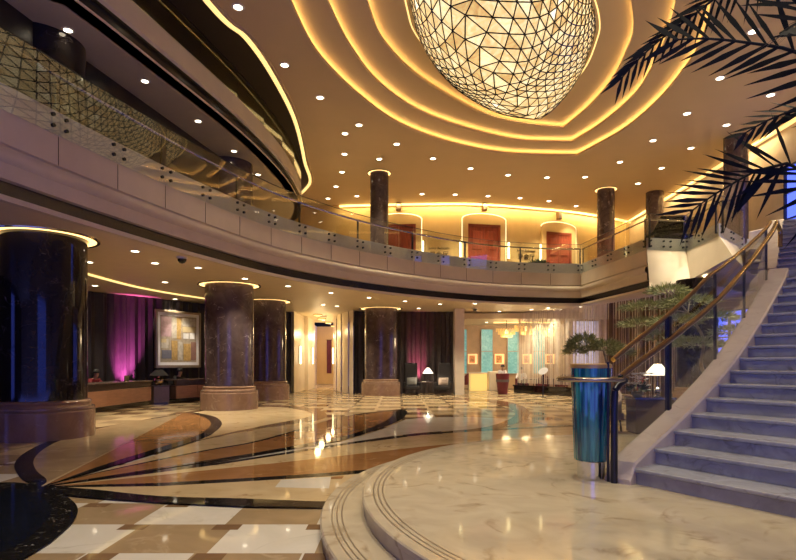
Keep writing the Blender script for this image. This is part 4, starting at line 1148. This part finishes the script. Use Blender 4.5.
# tilted menu stand
p = atd(543,371,24.9)
t = thing('menu_stand', (p.x,24.9,0), 'black stand holding a tilted oval white sign before the string curtain', 'sign stand')
MB().cyl((0,0,0), .17, .03).build('foot', 'dark_metal', t, True, True); MB().tube([(0,0,.03),(0,0,1.12)], .03).build('pole', 'dark_metal', t, True, True)
mb = MB(); R = Matrix.Rotation(math.radians(62),3,'X')
ring_ = [R@Vector((.23*math.cos(2*PI*i/28), .15*math.sin(2*PI*i/28), z)) for z in (0,.02) for i in range(28)]
R2 = Matrix.Rotation(-.5,3,'Y')
ring_ = [R2@v+Vector((0,-.03,1.18)) for v in ring_]
mb.add(ring_, [tuple(range(28)), tuple(range(55,27,-1))]+[(i,(i+1)%28,28+(i+1)%28,28+i) for i in range(28)])
mb.build('sign_plate', 'mat_white', t, False, True)
# glasses on the tables behind the strings
for k, px in enumerate((533,556)):
    p = atd(px, 378, 28.8); q = round_table((p.x,28.8+.6*k,0), .38, .72, ['round dark table behind the string curtain near the tilted sign','round dark table behind the string curtain near the teal planter'][k])
    tub_chair((p.x+.78,29.85+.6*k,0), -.6, ['maroon tub chair at the table behind the tilted sign','maroon tub chair at the table behind the teal planter'][k])
    for j in range(3):
        g = thing('wine_glass', (p.x-.22+.2*j,28.75+.6*k+.08*(j%2),.72), ['wine glass on the table behind the tilted sign','wine glass on the table behind the teal planter'][k], 'glass', ['glasses on the table behind the sign','glasses on the table behind the planter'][k])
        MB().lathe((0,0,0), [(.0001,0),(.04,0),(.04,.006),(.006,.012),(.006,.09),(.035,.12),(.04,.17),(.032,.21)], 14).build('bowl', 'crystal', g, True, True)

# ------------------------------------------------------------------ lounge side of the stair
def needle_pad(mb, c, rx, ry, rz, n, L, rnd_, w=.012):
    for _ in range(n):
        a = rnd_.uniform(0,2*PI); u = rnd_.uniform(-.35,1); r = math.sqrt(max(0,1-u*u))*rnd_.uniform(.55,1)
        p = Vector((c[0]+rx*r*math.cos(a), c[1]+ry*r*math.sin(a), c[2]+rz*u*rnd_.uniform(.5,1)))
        d = Vector((math.cos(a)*r*1.2+rnd_.uniform(-.4,.4), math.sin(a)*r*1.2+rnd_.uniform(-.4,.4), u*.7+rnd_.uniform(-.35,.5))).normalized()*L*rnd_.uniform(.6,1.2)
        s = d.cross(Vector((rnd_.uniform(-1,1),rnd_.uniform(-1,1),rnd_.uniform(-1,1)))).normalized()*w
        mb.add([p-s, p+s, p+d*.6+s*.8, p+d, p+d*.6-s*.8], [(0,1,2,3,4)])
def cloud_tree(loc, pot, trunk, pads, label, leafm, seed, L=.12):
    t = thing('cloud_pruned_tree', loc, label, 'tree'); r = random.Random(seed)
    MB().lathe((loc[0],loc[1],0), [(.0001,0),(pot*.7,0),(pot,.42),(pot*1.05,.45),(pot*.92,.45),(pot*.9,.40)], 28).build('pot', 'desk_top', t, True)
    MB().cyl((loc[0],loc[1],.36), pot*.88, .02, 24).build('soil', 'soil', t)
    MB().tube(spline(trunk,5), .06, 8, .03).build('trunk', 'bark', t, True)
    for c, rx, ry, rz, n in pads:
        tip = min((Vector(p) for p in spline(trunk,5)), key=lambda q: (q-Vector(c)).length)
        MB().tube([tip, tip.lerp(Vector(c),.5)+Vector((0,0,.05)), Vector(c)], .022, 6, .01).build('branch', 'bark', t, True)
        mb = MB(); needle_pad(mb, c, rx, ry, rz, n, L, r); mb.build('foliage_pad', leafm, t, recalc=False)
    return t
d = 15.5; q = atd(609,363,d)
cloud_tree((q.x,d,0), .34, [(q.x,d,.38),(q.x+.05,d,1.0),(q.x-.05,d,1.5),(q.x-.15,d,1.9)],
    [(tuple(atd(584,345,d)), .46,.36,.30,900), (tuple(atd(606,348,d-.1)), .50,.36,.20,700), (tuple(atd(575,352,d)), .30,.26,.14,350), (tuple(atd(621,353,d)), .34,.26,.16,400)],
    'small rounded pine with arching crown standing behind the teal planter', 'leaf_pale', 11, .16)
d = 14.6; q = atd(707,363,d)
pads = [(tuple(atd(x,y,d+dd)), rx, .5, .16, n) for x,y,dd,rx,n in ((648,308,1.5,.8,700),(690,302,.6,.8,700),(676,322,.2,.7,600),(712,318,.4,.7,600),(695,345,-.2,.9,900),(660,338,.5,.6,500),(735,332,.5,.7,500),(668,292,.9,.6,450),(640,325,1.1,.6,450))]
cloud_tree((q.x,d,0), .45, [(q.x,d,.38),(q.x+.08,d,.9),(q.x-.15,d,1.5),(q.x-.1,d,2.2),(q.x-.4,d+.2,2.9)], pads, 'tall cloud-pruned pine with layered foliage pads behind the stair railing', 'leaf_pale', 5, .17)
# cabinet with lamp and flowers, beige chair
t = thing('console_cabinet', (5.55,12.1,0), 'black console cabinet behind the stair railing carrying a lamp and flowers', 'cabinet')
MB().box((5.55,12.1,.40),(.86,.5,.72)).build('body', 'desk_top', t, bevel=.01); MB().box((5.55,12.1,.02),(.8,.44,.04)).build('kick_base', 'screen_black', t); MB().box((5.55,12.1,.78),(.90,.54,.04)).build('cabinet_top', 'black_gloss', t)
cone_lamp((5.72,12.12,.80), 'table lamp with white conical shade on the black console cabinet', .25, .29, .48, 34, ball=True)
fv = thing('flower_vase', (5.22,12.0,.80), 'bowl of white and red flowers on the black console cabinet', 'flowers')
MB().lathe((0,0,0), [(.0001,0),(.07,0),(.13,.08),(.12,.13),(.10,.13),(.0001,.11)], 20).build('bowl', 'cloth_grey', fv, True, True)
r = random.Random(2); mb = MB(); needle_pad(mb, (0,0,.17), .2, .14, .12, 90, .12, r, .02); mb.build('leaves', 'leaf', fv, recalc=False, local=True)
for k in range(22):
    a = r.uniform(0,2*PI); rr_ = r.uniform(.03,.27); c = (rr_*math.cos(a), rr_*math.sin(a)*.6-.06, .24+r.uniform(0,.28)); mb = MB()
    for j in range(7):
        b_ = 2*PI*j/7; e = Vector((math.cos(b_),math.sin(b_),.35)); s = Vector((-math.sin(b_),math.cos(b_),0))*.034; c_ = Vector(c)
        mb.add([c_, c_+e*.055+s, c_+e*.095, c_+e*.055-s], [(0,1,2,3)])
    mb.build('blossom', 'petal', fv, recalc=False, local=True)
for k in range(4):
    c = Vector((-.02+.05*k, -.03, .34+.05*(k%2))); mb = MB()
    mb.tube([(0,0,.15), tuple(c)], .006, 5)
    for j in range(6):
        b_ = 2*PI*j/6; e = Vector((math.cos(b_),math.sin(b_),.5)); s = Vector((-math.sin(b_),math.cos(b_),0))*.02; mb.add([c, c+e*.04+s, c+e*.08, c+e*.04-s], [(0,1,2,3)])
    o = mb.build('red_blossom', 'petal_red', fv, recalc=False, local=True); o['label'] = 'red flower on a tall stem'
tub_chair((4.70,12.5,0), -1.3, 'beige upholstered chair beside the black console cabinet', 'cloth_beige', 1.0, 'lounge chairs by the stair')
# teal planter
t = thing('glass_planter', (VP.x,VP.y,.30), 'tall tapered teal ribbed glass planter with a metal foot at the stair end', 'planter')
MB().lathe((VP.x,VP.y,.30), [(.0001,0),(.145,0),(.148,.02),(.15,.19),(.165,.20)], 32).build('metal_foot', 'chrome', t, True)
mb = MB(); n = 48; pr = [(.170,.20),(.176,.22),(.205,1.05)]
vs = [(VP.x+(r_*(1+.022*(i%2)))*math.cos(2*PI*i/n), VP.y+(r_*(1+.022*(i%2)))*math.sin(2*PI*i/n), .30+z) for r_, z in pr for i in range(n)]
mb.add(vs, [(j*n+i, j*n+(i+1)%n, (j+1)*n+(i+1)%n, (j+1)*n+i) for j in range(2) for i in range(n)]); mb.build('ribbed_body', 'teal_glass', t)
MB().lathe((VP.x,VP.y,.30), [(.205,1.05),(.225,1.055),(.225,1.075),(.212,1.08),(.212,1.20),(.20,1.205)], 40).build('collar', 'teal_glass', t, True)
MB().lathe((VP.x,VP.y,.30), [(.214,1.195),(.219,1.20),(.214,1.235),(.19,1.245),(.175,1.235),(.175,1.15),(.0001,1.15)], 40).build('brass_rim', 'gilt', t, True)

# ------------------------------------------------------------------ mezzanine doors and signs
def wall_point(px, inset=0.0):
    """where the curved mezzanine wall is seen at picture column px"""
    k = (px-398)/F
    for a, b in zip(bw, bw[1:]):
        fa_, fb = a.x-k*a.y, b.x-k*b.y
        if fa_*fb <= 0:
            s = fa_/(fa_-fb); p = a.lerp(b, s); d_ = (b-a).normalized(); return p+Vector((d_.y,-d_.x))*inset, math.atan2(d_.y,d_.x)
for k, (px, top, w) in enumerate(((399,8.78,1.68),(483.5,8.78,1.70),(557.5,8.62,1.52))):
    p, rz = wall_point(px, .06)
    t = thing('door_%d' % (k+1), (p.x,p.y,5.6), None, None, None, rz); t['kind'] = 'structure'
    h = top-5.6
    for s in (-1,1):
        lf = MB().box((s*w*.235,0,h/2),(w*.46,.06,h)).build('door_leaf', 'wood_red', t, False, True)
        pn = MB()
        for zz, hh in ((h*.76,h*.30),(h*.30,h*.38)): pn.box((s*w*.235,-.045,zz),(w*.30,.03,hh))
        pn.build('raised_panel', 'wood_red', lf, False, True, bevel=.02)
        MB().tube([(s*w*.05,-.06,h*.30),(s*w*.05,-.09,h*.32),(s*w*.05,-.09,h*.42),(s*w*.05,-.06,h*.44)], .018).build('handle', 'brass', lf, True, True)
    fr = MB()
    for s in (-1,1): fr.box((s*(w/2+.0),-.02,h/2),(.10,.12,h+.05))
    fr.box((0,-.02,h+.03),(w+.1,.12,.10)); fr.build('door_frame', 'wood_red', t, False, True)
    # arched surround with a lit edge
    aw = w*.5+.32; sp = h+.30; ar = h+.62
    pts = [(-aw,0),(-aw,sp)]+[(aw*-math.cos(PI*i/16), sp+(ar-sp)*math.sin(PI*i/16)) for i in range(1,16)]+[(aw,sp),(aw,0)]
    sr = MB(); ip = [(-w/2-.05,0),(-w/2-.05,h+.08)]+[(x*(w/2+.05)/aw, h+.08) for x, z in pts[2:-2]]+[(w/2+.05,h+.08),(w/2+.05,0)]
    for i in range(len(pts)-1):
        a, b, c, d_ = pts[i], pts[i+1], ip[i+1], ip[i]
        sr.quad((a[0],-.10,a[1]),(b[0],-.10,b[1]),(c[0],-.10,c[1]),(d_[0],-.10,d_[1]))
        sr.quad((a[0],-.10,a[1]),(b[0],-.10,b[1]),(b[0],.04,b[1]),(a[0],.04,a[1]))
        sr.quad((d_[0],-.10,d_[1]),(c[0],-.10,c[1]),(c[0],.04,c[1]),(d_[0],.04,d_[1]))
    sr.build('arched_surround', 'wall_gold', t, False, True, recalc=False)
    lg = MB()
    for i in range(len(pts)-1):
        a, b = pts[i], pts[i+1]
        if abs(a[0]-b[0]) < 1e-6 and a[0] < 0 and k == 2: continue
        lg.quad((a[0]*1.02,-.04,a[1]+.02),(b[0]*1.02,-.04,b[1]+.02),(b[0]*1.055,-.04,b[1]+.06),(a[0]*1.055,-.04,a[1]+.06))
    lg.build('edge_light', 'cove_thin', t, False, True, recalc=False)
    b_ = thing('wall_speaker', (p.x,p.y,5.6+ar+.16), ['small bronze box lamp above the first red door beside the slender column','small bronze box lamp above the middle red door','small bronze box lamp above the third red door'][k], 'wall lamp', 'bronze boxes over the doors', rz)
    MB().box((0,-.10,.20),(.26,.22,.40)).build('box', 'bronze', b_, False, True, bevel=.03); MB().box((0,-.215,.20),(.18,.02,.30)).build('front_grille', 'frame_bronze', b_, False, True)
for px, lab in ((423,'upright glowing wall lamp between the first red door and the sign'),(460,'upright glowing wall lamp beside the middle door, next to the first sign'),(508,'upright glowing wall lamp between the middle door and the second sign'),(540,'upright glowing wall lamp beside the third door, next to the second sign')):
    p, rz = wall_point(px, .06); sconce((p.x,p.y,7.12), rz, .85, lab, 'wall lamps between the red doors')
def text_obj(body, size, p, rz, z, parent, name, mat='band_black'):
    cu = bpy.data.curves.new(name, 'FONT'); cu.body = body; cu.size = size; cu.align_x = 'CENTER'; cu.extrude = .006
    cu.materials.append(M[mat]); tmp = bpy.data.objects.new(name, cu); C.objects.link(tmp)
    dg = bpy.context.evaluated_depsgraph_get(); me = bpy.data.meshes.new_from_object(tmp.evaluated_get(dg)); bpy.data.objects.remove(tmp)
    o = bpy.data.objects.new(name, me); C.objects.link(o); o.parent = parent
    o.location = (0,0,z); o.rotation_euler = (PI/2,0,0); return o
for k, (px, en, lab) in enumerate(((439,'Junior Ballroom','dark wall lettering with two scripts between the first two red doors'),(526,'Junior Ballroom','dark wall lettering with two scripts beside the third red door'))):
    p, rz = wall_point(px, .03)
    t = thing('wall_lettering', (p.x,p.y,7.25), lab, 'sign', 'ballroom signs', rz)
    text_obj(en, .17, p, rz, .30, t, 'latin_lettering'); text_obj('\u666f\u4f1a\u5385', .34, p, rz, -.10, t, 'chinese_lettering')
# plants and low lit planters on the mezzanine
def shrub(loc, s, label, seed):
    t = thing('potted_shrub', loc, label, 'plant', 'shrubs on the mezzanine'); r = random.Random(seed)
    MB().lathe((0,0,0), [(.0001,0),(.22*s,0),(.28*s,.40*s),(.25*s,.40*s),(.0001,.36*s)], 22).build('pot', 'cloth_white', t, True, True)
    MB().tube([(0,0,.36*s),(0,0,.75*s)], .03*s).build('stem', 'bark', t, True, True)
    mb = MB(); needle_pad(mb, (0,0,.80*s), .55*s, .4*s, .30*s, 420, .16*s, r, .03*s); mb.build('foliage', 'leaf', t, recalc=False, local=True)
p, _ = wall_point(446); shrub((p.x,27.6,5.6), 1.12, 'leafy green shrub in a white pot below the first wall lettering', 1)
p, _ = wall_point(531); shrub((p.x,28.4,5.6), 1.12, 'leafy green shrub in a white pot below the second wall lettering', 2)

# ------------------------------------------------------------------ grand piano
pn = thing('grand_piano', (11.0,22.1,5.6), 'black grand piano with its lid propped open on the mezzanine terrace', 'piano')
outl = spline([(-1.05,-.72),(-.2,-.72),(.55,-.66),(1.05,-.35),(1.15,.05),(.95,.30),(.55,.36),(.15,.46),(-.35,.72),(-1.05,.74)], 5)
outl = [(p.x,p.y) for p in outl]
MB().prism(outl, .62, .95).build('case', 'black_gloss', pn, False, True, bevel=.015)
kb = MB().box((-1.16,0,.70),(.34,1.48,.12)); kb.box((-1.30,0,.66),(.10,1.48,.10)); kb = kb.build('keybed', 'black_gloss', pn, False, True, bevel=.012)
MB().box((-1.20,0,.77),(.16,1.24,.02)).build('white_keys', 'ivory', kb, False, True)
bk = MB()
for i in range(36):
    if i % 7 in (2,6): continue
    bk.box((-1.17,-.60+i*1.22/36,.788),(.09,.014,.02))
bk.build('black_keys', 'screen_black', kb, False, True)
ld = MB(); ang = math.radians(30); hy = .74
lp = [(x, y) for x, y in outl if x > -.75]
def lid_pt(x, y, dz): 
    dy = hy-y; return (x, hy-dy*math.cos(ang)-dz*math.sin(ang)*-1*0, .97+dy*math.sin(ang)+dz)
n = len(lp); ld.add([lid_pt(x,y,0) for x,y in lp]+[lid_pt(x,y,.03) for x,y in lp], [tuple(range(n)), tuple(range(2*n-1,n-1,-1))]+[(i,(i+1)%n,n+(i+1)%n,n+i) for i in range(n)])
ld.build('lid', 'black_gloss', pn, False, True)
MB().tube([(.35,-.55,.95),(.35,-.42,1.60)], .014).build('lid_prop', 'dark_metal', pn, True, True)
MB().box((-.80,0,1.05),(.03,.90,.24), 0, Matrix.Rotation(-.25,3,'Y')).build('music_stand', 'black_gloss', pn, False, True)
for x, y in ((-.95,-.60),(-.95,.60),(.85,-.05)):
    lg = MB().lathe((x,y,0), [(.0001,.06),(.045,.06),(.04,.10),(.06,.50),(.085,.62)], 14).build('leg', 'black_gloss', pn, True, True)
    MB().lathe((x,y,0), [(.0001,0),(.03,0),(.03,.05),(.0001,.06)], 12).build('caster', 'brass', lg, True, True)
ly = MB()
for s in (-1,1): ly.tube([(-.80,s*.10,.62),(-.80,s*.07,.12)], .014)
ly.box((-.80,0,.11),(.10,.26,.05)); ly.build('pedal_lyre', 'black_gloss', pn, False, True)

# ------------------------------------------------------------------ palm in a pot on the platform
palm = thing('potted_palm', (2.85,2.75,.30), 'tall dark potted palm on the platform arching fronds over the staircase', 'palm')
MB().lathe((2.85,2.75,.30), [(.0001,0),(.26,0),(.36,.48),(.39,.52),(.34,.52),(.33,.46)], 28).build('pot', 'desk_top', palm, True)
MB().cyl((2.85,2.75,.72), .33, .02, 24).build('soil', 'soil', palm)
MB().tube(spline([(2.85,2.75,.7),(2.90,2.80,1.4),(2.85,2.85,2.1),(2.90,2.95,2.75)],6), .075, 12, .055).build('trunk', 'palm_trunk', palm, True)
CR = Vector((2.90,2.95,2.75))
def frond(pts, nrm, n, L, w, droop=.15, lean=.6, taper=True, seed=0):
    S = resample(spline([tuple(p) for p in pts], 8), .02); mb = MB(); r = random.Random(seed)
    mb.tube(S[::4]+[S[-1]], .016, 6, .004)
    N = len(S); nrm = Vector(nrm).normalized(); i0 = int(N*.22)
    for k in range(n):
        f = k/(n-1); i = min(N-2, int(i0+(N-2-i0)*f)); p = S[i]; t_ = (S[i+1]-S[i]).normalized()
        side = t_.cross(nrm).normalized()
        ll = L*(1-.55*f**1.5)*min(1, .55+1.8*f)*r.uniform(.86,1.1)
        for s in (-1,1):
            d_ = (t_*(lean+.5*f)+side*s*(1-.35*f)+nrm*.12*r.uniform(-1,1)+Vector((0,0,-droop))).normalized()
            wv = d_.cross(nrm).normalized()*w*r.uniform(.8,1.1)
            e = Vector((0,0,-droop*.25*ll))
            a = p; b_ = p+d_*ll*.45+e*.2; c_ = p+d_*ll+e
            q = nrm*.004
            mb.add([a-wv*.4, a+wv*.4, b_+wv, c_, b_-wv], [(0,1,2,3,4)])
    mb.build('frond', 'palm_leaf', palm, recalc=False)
V = lambda *a: atd(*a)
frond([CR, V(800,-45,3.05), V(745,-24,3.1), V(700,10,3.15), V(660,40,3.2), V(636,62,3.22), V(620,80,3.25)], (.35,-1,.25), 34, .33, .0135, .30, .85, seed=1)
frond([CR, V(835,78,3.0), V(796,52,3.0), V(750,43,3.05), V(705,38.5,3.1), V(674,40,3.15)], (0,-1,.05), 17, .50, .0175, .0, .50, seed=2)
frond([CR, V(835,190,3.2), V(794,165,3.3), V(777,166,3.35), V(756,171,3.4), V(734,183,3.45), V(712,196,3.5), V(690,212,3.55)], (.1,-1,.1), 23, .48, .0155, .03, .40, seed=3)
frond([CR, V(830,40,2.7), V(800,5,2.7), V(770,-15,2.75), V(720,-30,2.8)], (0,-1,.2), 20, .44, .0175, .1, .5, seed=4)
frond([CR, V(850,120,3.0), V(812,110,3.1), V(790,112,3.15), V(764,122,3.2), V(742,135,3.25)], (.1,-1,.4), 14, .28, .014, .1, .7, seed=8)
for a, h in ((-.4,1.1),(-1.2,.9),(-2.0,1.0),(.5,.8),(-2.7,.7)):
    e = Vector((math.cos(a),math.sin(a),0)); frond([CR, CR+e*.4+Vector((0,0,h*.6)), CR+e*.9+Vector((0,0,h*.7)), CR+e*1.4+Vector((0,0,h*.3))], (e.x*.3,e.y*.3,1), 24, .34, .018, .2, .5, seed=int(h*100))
